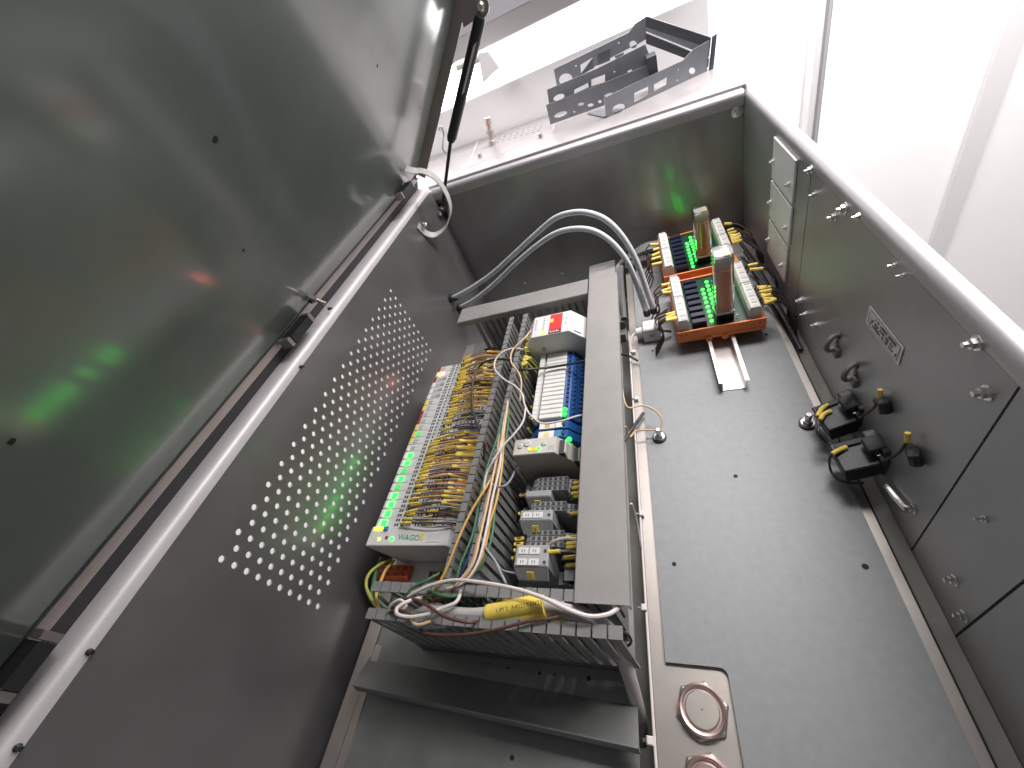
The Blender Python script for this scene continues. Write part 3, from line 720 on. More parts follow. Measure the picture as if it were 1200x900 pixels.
# covered duct on the right
dB = thing('covered_duct', 'long wiring duct with smooth grey cover between relays and right plate', 'wiring duct', (-0.073, 0.3, MZ))
MB().box(-0.0925, -0.070, 0.100, 0.512, MZ + .0002, MZ + 0.002).build('base', 'duct_dark', dB)
for xx in (-0.0905, -0.071):
    MB().box(xx - .001, xx + .001, 0.102, 0.51, MZ + .0021, MZ + 0.016).build('side_wall', 'duct_dark', dB)
    duct_side(dB, 'y', xx, 0.102, 0.51, 0.0108, 0, MZ + 0.016, DT - 0.001, 'duct_dark')
lidB = MB().prism([(-0.0945, 0, DT - .008), (-0.0945, 0, DT + .001), (-0.0935, 0, DT + .002), (-0.0528, 0, DT + .002), (-0.0518, 0, DT + .001), (-0.0518, 0, DT - .008), (-0.0528, 0, DT - .008), (-0.0530, 0, DT + .0008), (-0.0933, 0, DT + .0008), (-0.0935, 0, DT - .008)], (0, 0.4605, 0))
o = lidB.build('cover', 'duct_lid', dB); o.location = (0, 0.0975, 0)
# far cross duct with cover
dC = thing('cross_duct', 'slotted duct with grey cover crossing at the far end below the hoses', 'wiring duct', (-0.2, 0.54, MZ))
MB().box(-0.318, -0.056, 0.524, 0.558, MZ + .0002, MZ + 0.002).build('base', 'duct_dark', dC)
for yy in (0.5245, 0.5575):
    MB().box(-0.316, -0.057, yy - .001, yy + .001, MZ + .0021, MZ + 0.016).build('side_wall', 'duct_dark', dC)
    duct_side(dC, 'x', yy, -0.292, -0.096, 0.0108, 0, MZ + 0.016, DT - .003, 'duct', gap=0.004)
cv = [(0, 0.521, DT - .009), (0, 0.521, DT + .0), (0, 0.522, DT + .001), (0, 0.560, DT + .001), (0, 0.561, DT), (0, 0.561, DT - .009), (0, 0.560, DT - .009), (0, 0.560, DT - .0002), (0, 0.522, DT - .0002), (0, 0.522, DT - .009)]
o = MB().prism(cv, (0.222, 0, 0)).build('cover', 'duct_lid', dC); o.location = (-0.318, 0, 0)
o = MB().prism([(x, y + 0.0, z - .0003) for x, y, z in cv], (0.040, 0, 0)).build('cover', 'duct_lid', dC); o.location = (-0.0945, 0.0375, 0)
# near cross duct, open, full of cables
dD = thing('near_cross_duct', 'open slotted duct crossing below the modules, carrying thick grey cables', 'wiring duct', (-0.17, 0.09, MZ))
MB().box(-0.290, -0.080, 0.074, 0.108, MZ + .0002, MZ + 0.002).build('base', 'duct_dark', dD)
for yy, x0, x1, lp_ in ((0.0765, -0.290, -0.057, -0.007), (0.1065, -0.295, -0.092, 0.007)):
    MB().box(x0, min(x1, -0.066), yy - .001, yy + .001, MZ + .0021, MZ + 0.016).build('side_wall', 'duct_dark', dD)
    duct_side(dD, 'x', yy, x0, x1, 0.0112, lp_, MZ + 0.016, DT, 'duct')

# ------------------------------------------------------------------ DIN rails
def din_rail(name, label, xc, y0, y1, z, m='rail_metal', h=0.0075):
    w = 0.0175; t = 0.001
    prof = [(-w, h), (-w + .0045, h), (-w + .0045, t), (w - .0045, t), (w - .0045, h), (w, h), (w, h - t), (w - .0055 + .002, h - t), (w - .0055 + .002, 0), (-w + .0035, 0), (-w + .0035, h - t), (-w, h - t)]
    t_ = thing(name, label, 'rail', (xc, y0, z))
    MB().prism([(xc + x, y0, z + zz) for x, zz in prof], (0, y1 - y0, 0)).build('profile', m, t_)
    return t_
din_rail('mounting_rail', 'bright steel mounting rail sticking out from under the orange relay carriers', 0.0745, 0.398, 0.80, PZ + .0003, h=0.015)
din_rail('mounting_rail', 'steel mounting rail under the row of grey I/O modules', -0.30, 0.13, 0.475, MZ + .0003)
din_rail('mounting_rail', 'steel mounting rail under relays, timer and terminals', -0.128, 0.112, 0.50, MZ + .0003)

# ------------------------------------------------------------------ I/O modules
ORD = ['first', 'second', 'third', 'fourth', 'fifth', 'sixth', 'seventh', 'eighth', 'ninth', 'tenth', 'eleventh', 'twelfth', 'thirteenth', 'fourteenth', 'fifteenth', 'sixteenth', 'seventeenth', 'eighteenth', 'nineteenth', 'twentieth', 'twenty-first', 'twenty-second', 'twenty-third', 'twenty-fourth']
HP = -0.372
XA, XB = -0.354, -0.240
Y0, PIT, NM = 0.1800, 0.01215, 23
mod_mesh = {}
def io_module(i):
    yc = Y0 + PIT * (i + 0.5)
    t = thing('io_module', '%s light grey I/O module from the coupler%s' % (ORD[i], ', showing lit green lamps' if i in LIT else (', showing a pink lamp' if i == 21 else '')), 'I/O module', (0, yc, MZ), 'grey I/O modules in the long row')
    h = PIT / 2 - 0.0003
    def part(key, fn, name, m):
        if key not in mod_mesh:
            o = fn().build(name, m, t); mod_mesh[key] = o.data
        else:
            o = bpy.data.objects.new(name, mod_mesh[key]); COL.objects.link(o); o.parent = t
        o.matrix_parent_inverse = Matrix.Identity(4)
        return o
    zt = HP - MZ
    def body():
        prof = [(XA, zt), (XA, zt - .030), (XA + .012, zt - .045), (XA + .012, .010), (XB - .012, .010), (XB - .012, zt - .05), (XB, zt - .036), (XB, zt - .008), (XB - .010, zt - .0015), (XB - .016, zt)]
        return MB().prism([(x, -h, z) for x, z in prof], (0, 2*h, 0))
    part('body', body, 'body', 'module')
    def ops():
        mb = MB()
        for u in (0.245, 0.275, 0.325, 0.395, 0.425, 0.50, 0.535, 0.61, 0.69, 0.73, 0.83):
            for v in (-.0030, .0030):
                x = XA + (XB - XA) * u
                mb.box(x - .0011, x + .0011, v - .0017, v + .0017, zt - .0003, zt + .0004)
        return mb
    part('ops', ops, 'clamp_openings', 'opening')['kind'] = 'stuff'
    def seat():
        x = XA + (XB - XA) * .36
        return MB().box(x - .0016, x + .0016, -.0042, .0042, zt - .0002, zt + .0008)
    part('seat', seat, 'label_window', 'led_off')
    mk = 'mark_red' if i in (13, 14, 22, 20) else ('mark_yellow' if i in (10, 11, 12, 15, 16) else 'mark_white')
    def mrk(): return MB().box(XA + .0006, XA + .0045, -.0050, .0050, zt - .0002, zt + .0012)
    part('mark' + mk, mrk, 'marker', mk)
    if i == 21:
        for x, m_ in ((XA + .0085, 'led_yellow'), (XA + .0135, 'led_pink')):
            part('led' + m_, lambda: MB().box(x - .0022, x + .0022, -.0035, .0035, zt - .0002, zt + .0012), 'indicator_light', m_)
    else:
        m_ = LIT.get(i, 'led_off')
        def led():
            mb = MB()
            for a in (0.0090, 0.0128):
                for b in (-.0024, .0012):
                    if m_ == 'led_green' and i % 3 == 1 and a > .012 and b < 0: continue
                    mb.box(XA + a - .0014, XA + a + .0014, b - .0014, b + .0014, zt - .0002, zt + .0010)
            return mb
        part('led' + m_, led, 'indicator_light', m_)
    if i in (17, 18, 19, 20):      # dark label squares on the upper modules
        def dl():
            x = XA + (XB - XA) * .17; return MB().box(x - .004, x + .004, -.003, .003, zt - .0002, zt + .0009)
        part('dl', dl, 'dark_label', 'print_grey')
    return t
LIT = {0: 'led_green', 1: 'led_green', 2: 'led_green', 3: 'led_green', 4: 'led_dim', 5: 'led_green', 6: 'led_dim', 7: 'led_green', 8: 'led_green', 11: 'led_dim'}
for i in range(NM): io_module(i)

# wires plugged into the modules, running right into the duct
wire_mats = {22: 'wire_rust', 21: 'wire_rust', 20: 'wire_orange', 19: 'wire_orange', 18: 'wire_orange', 17: 'wire_brown', 16: 'wire_orange', 12: 'wire_grey', 11: 'wire_purple', 10: 'wire_purple', 5: 'wire_purple', 4: 'wire_rust', 3: 'wire_rust', 2: 'wire_grey', 1: 'wire_grey', 0: 'wire_brown'}
wcount = {13: 4, 12: 4, 11: 3, 15: 5, 14: 4, 22: 6}
for i in range(NM):
    yc = Y0 + PIT * (i + 0.5)
    base_m = wire_mats.get(i, 'wire_orange')
    n = wcount.get(i, 5)
    for k in range(n):
        row = k % 2
        u0 = (0.40 if i < 10 else 0.47 if i > 15 else .50) + 0.20 * row + random.uniform(-.02, .03)
        yy = yc + (k / max(1, n - 1) - 0.5) * PIT * 0.86
        x0 = XA + (XB - XA) * u0
        ln = random.uniform(0.012, 0.017)
        z0 = HP + 0.003 + 0.0042 * (1 - row) + random.uniform(0, .0035)
        dy = random.uniform(-.004, .004)
        dx = -0.211 - random.uniform(0, .004)
        p = [Vector((x0 - .004, yy, HP - .001)), Vector((x0, yy, z0)), Vector((x0 + ln, yy + dy*.4, z0 + .0018)), Vector(((x0 + ln + XB)/2 + .006, yy + dy, z0 + .004)),
             Vector((XB + .008, yy + dy, HP + .003 + random.uniform(-.002, .004))), Vector((XB + .017, yy - abs(dy) - .003, HP - .008)), Vector((dx, yy - .006, HP - .020 - random.uniform(0, .012)))]
        wm = base_m if random.random() < .62 else random.choice(('wire_orange', 'wire_brown', 'wire_grey', 'wire_black', 'wire_peach'))
        w = tag(MB().tube(p, 0.00105, 5, 3).build('module_wire', wm), '%s wire, from its near side, on the %s I/O module from the coupler' % (ORD[k], ORD[i]), 'wire', 'wires of the %s I/O module' % ORD[i])
        if random.random() < .9: MB().tube([p[1], p[2]], 0.00175, 6, smooth=False).build('marker_sleeve', 'sleeve', w, smooth=True)
        if random.random() < (.55 if row else .35) and i not in (10, 11, 12):
            MB().tube([p[3], p[4], p[4].lerp(p[5], .4)], 0.0017, 6, 3).build('marker_sleeve', 'sleeve', w, smooth=True)
# grey cable plugs on three modules
for i in (11, 13):
    yc = Y0 + PIT * (i + .5)
    g = thing('cable_plug', 'grey blue cable plug block seated on the %s I/O module' % ORD[i], 'plug', (XB - .02, yc, HP))
    MB().bbox(XB - .034, XB + .004, yc - .0056, yc + .0056, HP + .0005, HP + .010, .0015).build('body', 'bracket_grey', g)
    for k in range(6): MB().box(XB - .031 + k*.0055, XB - .0285 + k*.0055, yc - .003, yc + .003, HP + .010, HP + .0104).build('slot', 'opening', g)

# bus coupler at the near end
cp = thing('bus_coupler', 'pale grey coupler box with green logo at the near end of the module row', 'coupler', (-0.3, 0.168, MZ))
CT = -0.368
prof = [(XA - .001, CT), (XA - .001, CT - .004), (XA + .020, CT - .046), (XB - .014, CT - .046), (XB - .002, CT - .030), (XB - .001, CT - .010), (XB - .006, CT)]
MB().prism([(x, 0.1565, z) for x, z in prof], (0, 0.0232, 0)).build('housing', 'coupler', cp, bevel=0.0012)
MB().box(XA + .012, XB - .012, 0.128, 0.178, MZ + .008, MZ + .026).build('base', 'module', cp)
text('logo', 'WAGO', 'logo_green', cp, (-0.297, 0.1655, CT + .0003), (1, -.05, 0), (0, 1, 0), 0.0092)
MB().box(-0.2815, -0.2775, 0.163, 0.170, CT + .0001, CT + .0006).build('label', 'mark_yellow', cp)
MB().box(-0.272, -0.256, 0.1605, 0.1725, CT + .0001, CT + .0005).build('service_flap', 'module', cp)
for px, m_ in ((-0.338, 'led_yellow'), (-0.320, 'led_green')):
    MB().cyl((px, 0.164, CT), (0, 0, 1), 0.0018, 0.001, 10).build('indicator_light', m_, cp)
MB().box(XA + .004, XA + .016, 0.1745, 0.1785, CT + .0001, CT + .0012).build('indicator_light', 'led_yellow', cp)
MB().box(XA + .018, XA + .024, 0.174, 0.1785, CT + .0001, CT + .0022).build('blue_switch', 'mark_blue', cp)
MB().box(-0.330, -0.326, 0.164, 0.1675, CT + .0001, CT + .0006).build('print', 'mark_red', cp)
# orange plugs under the coupler
for px0, py0, px1, py1, lb in ((446, 661, 476, 679, 'left orange terminal plug below the coupler, with yellow green wires'), (503, 670, 526, 677, 'small orange terminal plug half hidden right of the left orange plug')):
    a, b = Z(px0, py0, -.408), Z(px1, py1, -.408)
    x0, x1 = a.x, b.x; y0, y1 = min(a.y, b.y), max(a.y, b.y)
    pg = thing('orange_plug', lb, 'plug', ((x0+x1)/2, (y0+y1)/2, -.42), 'orange plugs below the coupler')
    MB().bbox(x0, x1, y0, y1, -.4155, -.407, .002).build('body', 'orange_plug', pg)
    for k in range(4):
        for r in range(2):
            xx = x0 + (x1 - x0)*(k + .5)/4; yy = y0 + (y1-y0)*(.3 + .42*r)
            MB().box(xx - .0022, xx + .0022, yy - .0016, yy + .0016, -.4071, -.4067).build('clamp_hole', 'print_maroon', pg)

# ------------------------------------------------------------------ power supply
PT = -0.326
psu = thing('power_supply', 'white grey power supply with red label at the far end of the relay row', 'power supply', (-0.14, 0.44, MZ))
prof = [(-0.170, PT), (-0.1165, PT), (-0.096, PT - .020), (-0.0965, PT - .070), (-0.115, MZ + .012), (-0.158, MZ + .012), (-0.181, PT - .055), (-0.181, PT - .012)]
MB().prism([(x, 0.4295, z) for x, z in prof], (0, 0.046, 0)).build('housing', 'supply_grey', psu, bevel=0.001)
MB().box(-0.1455, -0.1275, 0.438, 0.473, PT + .0001, PT + .0004).build('red_label', 'print_red', psu)
MB().box(-0.1455, -0.1275, 0.4305, 0.4375, PT + .0001, PT + .0005).build('maroon_label', 'print_maroon', psu)
lt = MB(); x = -0.1435
for w, h in ((.0012, .004), (.001, .0025), (.0012, .003), (.001, .0025), (.0012, .0038), (.001, .0025)):
    lt.box(x, x + w, 0.4325, 0.4325 + h, PT + .0005, PT + .0008); x += w + .0012
lt.build('lettering', 'mark_white', psu)
MB().box(-0.1448, -0.1400, 0.455, 0.463, PT + .0004, PT + .0007).build('label', 'mark_yellow', psu)
MB().box(-0.1545, -0.1505, 0.4325, 0.4385, PT + .0001, PT + .0011).build('indicator_light', 'led_yellow', psu)
lt = MB()
for cx_ in (-0.166, -0.154, -0.1215):
    for r in range(7):
        if random.random() < .8: lt.box(cx_ - .0014, cx_ + random.uniform(.0, .0018), .441 + r*.0044, .4422 + r*.0044, PT + .0001, PT + .0004)
lt.build('lettering', 'print_grey', psu)['kind'] = 'stuff'
MB().cyl((-0.159, 0.4294, PT - .024), (0, -1, 0), 0.0035, 0.0008, 12).build('round_mark', 'print_grey', psu)
MB().prism([(-0.111, .434, PT - .0045), (-0.111, .470, PT - .0045), (-0.103, .470, PT - .0122), (-0.103, .434, PT - .0122)], (0.0006, 0, 0.0006)).build('terminal_cover', 'module', psu)
MB().box(-0.150, -0.116, 0.4275, 0.4294, PT - .048, PT - .038).build('maroon_latch', 'print_maroon', psu)

# ------------------------------------------------------------------ slim blue relays
RT = -0.360
NR = 16
rp = 0.0074
def relay(i, proto=None):
    yc = 0.3095 + rp * (i + .5)
    lb = '%s slim blue relay with white top, counted from the grey timer' % ORD[i] + (', its green lamp lit' if i in (0, 1) else '')
    t = thing('slim_relay', lb, 'relay', (0, yc, MZ), 'slim blue relays in a row')
    zt = RT - MZ; h = rp/2 - .0002
    def part(key, fn, name, m):
        if key not in mod_mesh: o = fn().build(name, m, t); mod_mesh[key] = o.data
        else: o = bpy.data.objects.new(name, mod_mesh[key]); COL.objects.link(o); o.parent = t
        o.matrix_parent_inverse = Matrix.Identity(4); return o
    part('rb', lambda: MB().prism([(x, -h, z) for x, z in ((-0.172, zt - .022), (-0.172, .010), (-0.098, .010), (-0.098, zt - .028), (-0.105, zt - .020), (-0.112, zt - .012), (-0.119, zt - .003), (-0.1265, zt - .001), (-0.1265, zt - .008), (-0.160, zt - .008))], (0, 2*h, 0)), 'body', 'blue')
    part('rw', lambda: MB().bbox(-0.1565, -0.1275, -h + .0002, h - .0002, zt - .0079, zt + .001, .0008), 'white_relay', 'relay_white')
    part('rm', lambda: MB().box(-0.1655, -0.1590, -h + .00005, h - .00005, zt - .010, zt + .002), 'name_plate', 'mark_white')
    def hl():
        mb = MB()
        for x, z in ((-0.1225, zt - .0015), (-0.1155, zt - .0072), (-0.1085, zt - .0155), (-0.1015, zt - .0235)):
            mb.box(x - .0016, x + .0016, -.0016, .0016, z - .0008, z + .0012)
        return mb
    part('rh', hl, 'clamp_openings', 'blue_dark')['kind'] = 'stuff'
    if i in (0, 1):
        part('rl', lambda: MB().cyl((-0.1235, 0, zt - .001), (0, 0, 1), .0024, .0022, 10), 'indicator_light', 'led_green')
for i in range(NR): relay(i)
for k, (yc, extra) in enumerate(((0.300, 'mark_white'), (0.2865, 'mark_yellow'))):
    t = thing('blue_terminal', ('white topped blue terminal next to the slim relays' if k == 0 else 'blue terminal with white, yellow and blue label next to the timer'), 'terminal', (-.14, yc, MZ), 'blue terminals between relays and timer')
    MB().prism([(x, yc - .0055, z) for x, z in ((-0.172, RT - .020), (-0.172, MZ + .01), (-0.098, MZ + .01), (-0.098, RT - .026), (-0.112, RT - .012), (-0.119, RT - .003), (-0.150, RT - .003), (-0.158, RT - .010))], (0, .011, 0)).build('body', 'blue', t)
    MB().box(-0.1545, -0.1355, yc - .0048, yc + .0048, RT - .0029, RT - .001).build('name_plate', 'mark_white', t)
    MB().box(-0.1345, -0.1255, yc - .0046, yc + .0046, RT - .0029, RT - .001).build('blue_plate', 'mark_blue' if k else 'mark_white', t)
    MB().box(-0.1265, -0.1235, yc - .002, yc + .002, RT - .0028, RT - .0004).build('window', 'opening', t)
    MB().box(-0.1475, -0.1415, yc - .003, yc + .002, RT - .0009, RT - .0006).build('label', 'mark_yellow' if k else 'wire_orange', t)
# timer relay
TT = -0.345
tm = thing('timer_relay', 'beige grey timer relay with round knobs and two small lamps', 'timer relay', (-0.14, 0.245, MZ))
prof = [(-0.1755, TT), (-0.1255, TT), (-0.1235, TT - .004), (-0.112, TT - .016), (-0.108, TT - .03), (-0.102, MZ + .010), (-0.176, MZ + .010), (-0.176, TT - .004)]
MB().prism([(x, 0.2475, z) for x, z in prof], (0, 0.0225, 0)).build('housing', 'timer_beige', tm, bevel=0.0008)
MB().box(-0.1745, -0.1265, 0.2485, 0.269, TT + .0001, TT + .0008).build('face_plate', 'timer_top', tm)
for x, y, r in ((-0.167, .2595, .003), (-0.159, .2625, .0042), (-0.139, .2605, .003)):
    MB().lathe((x, y, TT + .0008), (0, 0, 1), [(r, 0), (r, .0009), (r*.8, .0016)], 18).build('knob', 'module', tm, smooth=True)
    MB().box(x - r*.7, x + r*.7, y - .0003, y + .0003, TT + .0024, TT + .0027).build('knob_slot', 'print_grey', tm)
MB().box(-0.1555, -0.1455, .2515, .2560, TT + .0008, TT + .0012).build('label', 'mark_yellow', tm)
for x, m_ in ((-0.1555, 'led_yellow'), (-0.1445, 'led_green')):
    MB().cyl((x, .2545, TT + .0012), (0, 0, 1), .0011, .0010, 10).build('indicator_light', m_, tm)
for k in range(3): MB().box(-0.1335 + k*.0025, -0.1325 + k*.0025, .251, .2575, TT + .0008, TT + .0010).build('print', 'print_grey', tm)
for k, (x0, x1, dz) in enumerate(((-0.1225, -0.1165, .003), (-0.1115, -0.1055, .020))):
    MB().box(x0, x1, 0.2485, 0.266, TT - dz - .020, TT - dz).build('terminal_recess', 'opening', tm)
    MB().box(x1 + .0002, x1 + .0014, 0.2485, 0.266, TT - dz - .020, TT - dz + .001).build('terminal_wall', 'timer_top', tm)
MB().cyl((-0.1145, 0.272, TT - .012), (0, 0, 1), .0026, .002, 12).build('indicator_light', 'led_green', tm)
for z in (.018, .03): MB().box(-0.1815, -0.1761, .249, .258, TT - z - .0015, TT - z).build('latch', 'module', tm)

# ------------------------------------------------------------------ grey terminal groups
ZT = -0.372
def terminal_slice(yc, label, x0=-0.170, x1=-0.098, w=0.0052, zt=ZT):
    t = thing('terminal_block', label, 'terminal', (0, yc, MZ), 'grey terminal blocks below the timer')
    z = zt - MZ
    def part(key, fn, name, m):
        key = (key, x0, x1, zt)
        if key not in mod_mesh: o = fn().build(name, m, t); mod_mesh[key] = o.data
        else: o = bpy.data.objects.new(name, mod_mesh[key]); COL.objects.link(o); o.parent = t
        o.matrix_parent_inverse = Matrix.Identity(4); return o
    def body():
        xm0, xm1 = x0 + .018, x1 - .02
        return MB().prism([(x, -w/2 + .0002, zz) for x, zz in ((xm0, z), (xm1, z), (xm1, z - .006), (x1 - .008, z - .008), (x1 - .008, z - .016), (x1, z - .018), (x1, .01), (x0, .01), (x0, z - .012), (xm0 - .006, z - .010), (xm0 - .006, z - .004))], (0, w - .0004, 0))
    part('tb', body, 'body', 'terminal_grey')
    def ops():
        mb = MB(); xx = x0 + .021
        while xx < x1 - .022:
            mb.box(xx - .0018, xx + .0018, -w*.33, w*.33, z - .0004, z + .0003); xx += .0058
        for xx, zz in ((x1 - .0165, z - .0075), (x1 - .0115, z - .0075), (x1 - .004, z - .0175), (x0 + .006, z - .0115)):
            mb.box(xx - .0017, xx + .0017, -w*.33, w*.33, zz - .001, zz + .0010)
        return mb
    part('to', ops, 'clamp_openings', 'opening')['kind'] = 'stuff'
    return t
def end_clamp(y0, y1, label, x0, x1, zt, tags, front):
    t = thing('end_clamp', label, 'clamp', ((x0+x1)/2, (y0+y1)/2, MZ), 'grey end clamps with yellow number plates')
    MB().bbox(x0, x1, y0, y1, MZ + .010, zt, .0012).build('body', 'bracket_grey', t)
    ft = MB().prism([(x0 + .0005, y0 - .0006, zt - .001), (x1 - .0005, y0 - .0006, zt - .001), (x1 - .002, y0 - front, zt - .011), (x0 + .002, y0 - front, zt - .011)], (0, 0.0004, -.004)).build('front', 'bracket_grey', t)
    c = ((x0+x1)/2, y0 - front*.5 - .0012, zt - .005)
    sl = Vector((0, -(front - .0006), -.010)).normalized(); nn = Vector((0, -.010, front - .0006)).normalized() if front > .0007 else Vector((0, 0, 1))
    o_ = Vector(c) + nn*.0012
    MB().prism([o_ + Vector((-.0034, 0, 0)) + sl*-.0036, o_ + Vector((.0034, 0, 0)) + sl*-.0036, o_ + Vector((.0034, 0, 0)) + sl*.0036, o_ + Vector((-.0034, 0, 0)) + sl*.0036], nn*.0008).build('number_plate', 'mark_yellow', t)
    MB().prism([o_ + Vector((-.0006, 0, 0)) + sl*-.0016 + nn*.0008, o_ + Vector((.0006, 0, 0)) + sl*-.0016 + nn*.0008, o_ + Vector((.0006, 0, 0)) + sl*.0016 + nn*.0008, o_ + Vector((-.0006, 0, 0)) + sl*.0016 + nn*.0008], nn*.0003).build('number', 'print_grey', t)
    for r in range(tags):
        yy = y1 - .006 - r*.0105
        for xx in (x0 + .0035, x0 + .0150):
            MB().box(xx, xx + .0098, yy - .003, yy + .003, zt + .0001, zt + .0008).build('white_tag', 'mark_white', t)
            for q in range(2): MB().box(xx + .003 + q*.0025, xx + .0042 + q*.0025, yy - .0014, yy + .0014, zt + .0008, zt + .0010).build('number', 'print_grey', t)
        MB().cyl((x1 - .0035, yy, zt), (0, 0, 1), .0016, .0005, 10).build('test_hole', 'opening', t)
    return t
names = iter(ORD)
def lab(): return '%s grey terminal block below the timer, counting towards the near duct' % next(names)
for yc in (0.2325, 0.2268, 0.2211): terminal_slice(yc, lab())
end_clamp(0.2100, 0.2180, 'grey end clamp with single yellow plate, farthest of three, below the timer', -0.1635, -0.135, ZT + .003, 0, .0062)
for yc in (0.2030, 0.1973): terminal_slice(yc, lab())
end_clamp(0.1805, 0.1925, 'grey end clamp with one row of white tags, middle of three', -0.1640, -0.1290, ZT + .008, 1, .0085)
for yc in (0.1715, 0.1658, 0.1601): terminal_slice(yc, lab())
end_clamp(0.1355, 0.1560, 'grey end clamp with two rows of white tags, nearest of three', -0.1630, -0.1290, ZT + .008, 2, .0085)
terminal_slice(0.136, 'dark grey low terminal block right of the nearest end clamp', -0.127, -0.098, 0.012, ZT - .010)
# yellow sleeves on wires going right into the covered duct
for q_, (yc, xs, zz) in enumerate(((0.2275, -0.112, -.375), (0.2215, -0.113, -.375), (0.2155, -0.114, -.376), (0.2130, -0.112, -.378), (0.1925, -0.113, -.375), (0.1670, -0.116, -.374), (0.1610, -0.115, -.374), (0.1580, -0.115, -.375), (0.1490, -0.118, -.377), (0.1495, -0.131, -.366), (0.1430, -0.116, -.380))):
    p = [Vector((xs - .004, yc, zz - .006)), Vector((xs, yc, zz)), Vector((xs + .013, yc + .0005, zz + .002)), Vector((xs + .026, yc + .002, zz - .004)), Vector((-0.080, yc, zz - .02))]
    w = tag(MB().tube(p, .0011, 6, 4).build('terminal_wire', 'wire_grey'), '%s yellow sleeved wire from the timer, running from the grey terminals under the duct cover' % ORD[q_], 'wire', 'terminal wires on the right')
    MB().tube([p[1], p[2]], .0021, 8, smooth=False).build('marker_sleeve', 'sleeve', w, smooth=True)
for q_, (yc, xs, zz) in enumerate(((0.2185, -0.166, -.379), (0.1965, -0.164, -.379), (0.1690, -0.164, -.380), (0.1635, -0.164, -.380), (0.1570, -0.163, -.379), (0.1500, -0.165, -.381))):
    p = [Vector((xs + .005, yc, zz - .006)), Vector((xs + .002, yc, zz + .001)), Vector((xs - .008, yc - .001, zz + .001)), Vector((xs - .014, yc - .004, zz - .012))]
    w = tag(MB().tube(p, .0011, 6, 4).build('terminal_wire', 'wire_black'), '%s yellow sleeved wire from the timer, on the left of the grey terminals' % ORD[q_], 'wire', 'terminal wires on the left')
    MB().tube([p[1], p[2]], .0020, 8, smooth=False).build('marker_sleeve', 'sleeve' if yc != .2185 else 'wire_orange', w, smooth=True)
# wires at the relays' right side
for j in range(9):
    yc = 0.312 + j*.0074 if j < 6 else 0.385 + (j-6)*.012
    p = [Vector((-0.104, yc, -.378)), Vector((-0.101, yc, -.372)), Vector((-0.0965, yc + .001, -.371)), Vector((-0.088, yc, -.380))]
    w = tag(MB().tube(p, .0010, 6, 4).build('relay_wire', 'wire_yellowgreen'), '%s yellow sleeved wire from the timer, on the right of the blue relays' % ORD[j], 'wire', 'relay wires on the right')
    MB().tube([p[1], p[2]], .0018, 6, smooth=False).build('marker_sleeve', 'sleeve', w, smooth=True)
# bundle of yellow sleeves left of the power supply
for j in range(8):
    yc = 0.402 + j*.0095 + random.uniform(-.003, .003)
    p = [Vector((-0.170, yc, -.372)), Vector((-0.178, yc - .002, -.340 - random.uniform(0, .012))), Vector((-0.183, yc - .010, -.336 - random.uniform(0, .012))), Vector((-0.181, yc - .02, -.355))]
    w = tag(MB().tube(p, .0012, 6, 4).build('supply_wire', 'wire_yellowgreen'), '%s nearest yellow sleeved wire in the bunch left of the white power supply' % ORD[j], 'wire', 'wires left of the power supply')
    MB().tube([p[1], p[2]], .0022, 6, smooth=False).build('marker_sleeve', 'sleeve', w, smooth=True)
for j in range(5):
    yc = 0.285 + j*.018
    p = [Vector((-0.168, yc, -.385)), Vector((-0.1735, yc + .003, -.372)), Vector((-0.176, yc + .010, -.38)), Vector((-0.175, yc + .02, -.41))]
    tag(MB().tube(p, .0018, 6, 4).build('relay_feed_wire', 'wire_yellowgreen'), '%s yellow green wire from the timer, left of the blue relays' % ORD[j], 'wire', 'wires left of the blue relays')

# ------------------------------------------------------------------ loose wires and cables
def wire(name, label, pts, r, m, cat='wire', group=None, n=8, sub=7):
    return tag(MB().tube(pts, r, n, sub).build(name, m, smooth=True), label, cat, group)
def path(*pp): return [Z(a, b, z) for a, b, z in pp]
wire('white_wire', 'long white wire curling over the open duct beside the power supply', path((620, 412, -.345), (604, 408, -.330), (590, 412, -.325), (581, 421, -.325), (580, 433, -.325), (590, 444, -.324), (603, 452, -.324), (612, 462, -.324), (615, 475, -.325), (622, 487, -.33), (635, 496, -.34), (655, 494, -.34), (675, 488, -.342), (690, 485, -.345)), .0011, 'wire_white')
wire('white_wire', 'white wire running diagonally down across the open duct', path((616, 478, -.325), (613, 494, -.325), (603, 508, -.324), (590, 522, -.324), (578, 540, -.325), (570, 556, -.33), (566, 580, -.332)), .0011, 'wire_white')
wire('peach_wire', 'pale orange wire coming down from the bunch beside the power supply', path((624, 385, -.333), (615, 396, -.328), (601, 410, -.327), (599, 424, -.326), (608, 437, -.326), (611, 450, -.327), (609, 470, -.335)), .0011, 'wire_peach')
wire('black_wire', 'black wire crossing over the module wires on the far left', path((606, 423, -.34), (590, 421, -.335), (575, 422, -.338), (563, 428, -.348), (555, 445, -.352), (553, 465, -.352), (555, 485, -.350), (562, 505, -.345), (568, 520, -.345), (565, 545, -.36)), .0017, 'wire_black')
wire('black_wire', 'black wire stretched across the white relay tops', path((596, 434, -.345), (615, 433, -.338), (640, 431, -.352), (660, 428, -.354), (680, 424, -.350), (692, 420, -.352)), .0017, 'wire_black')
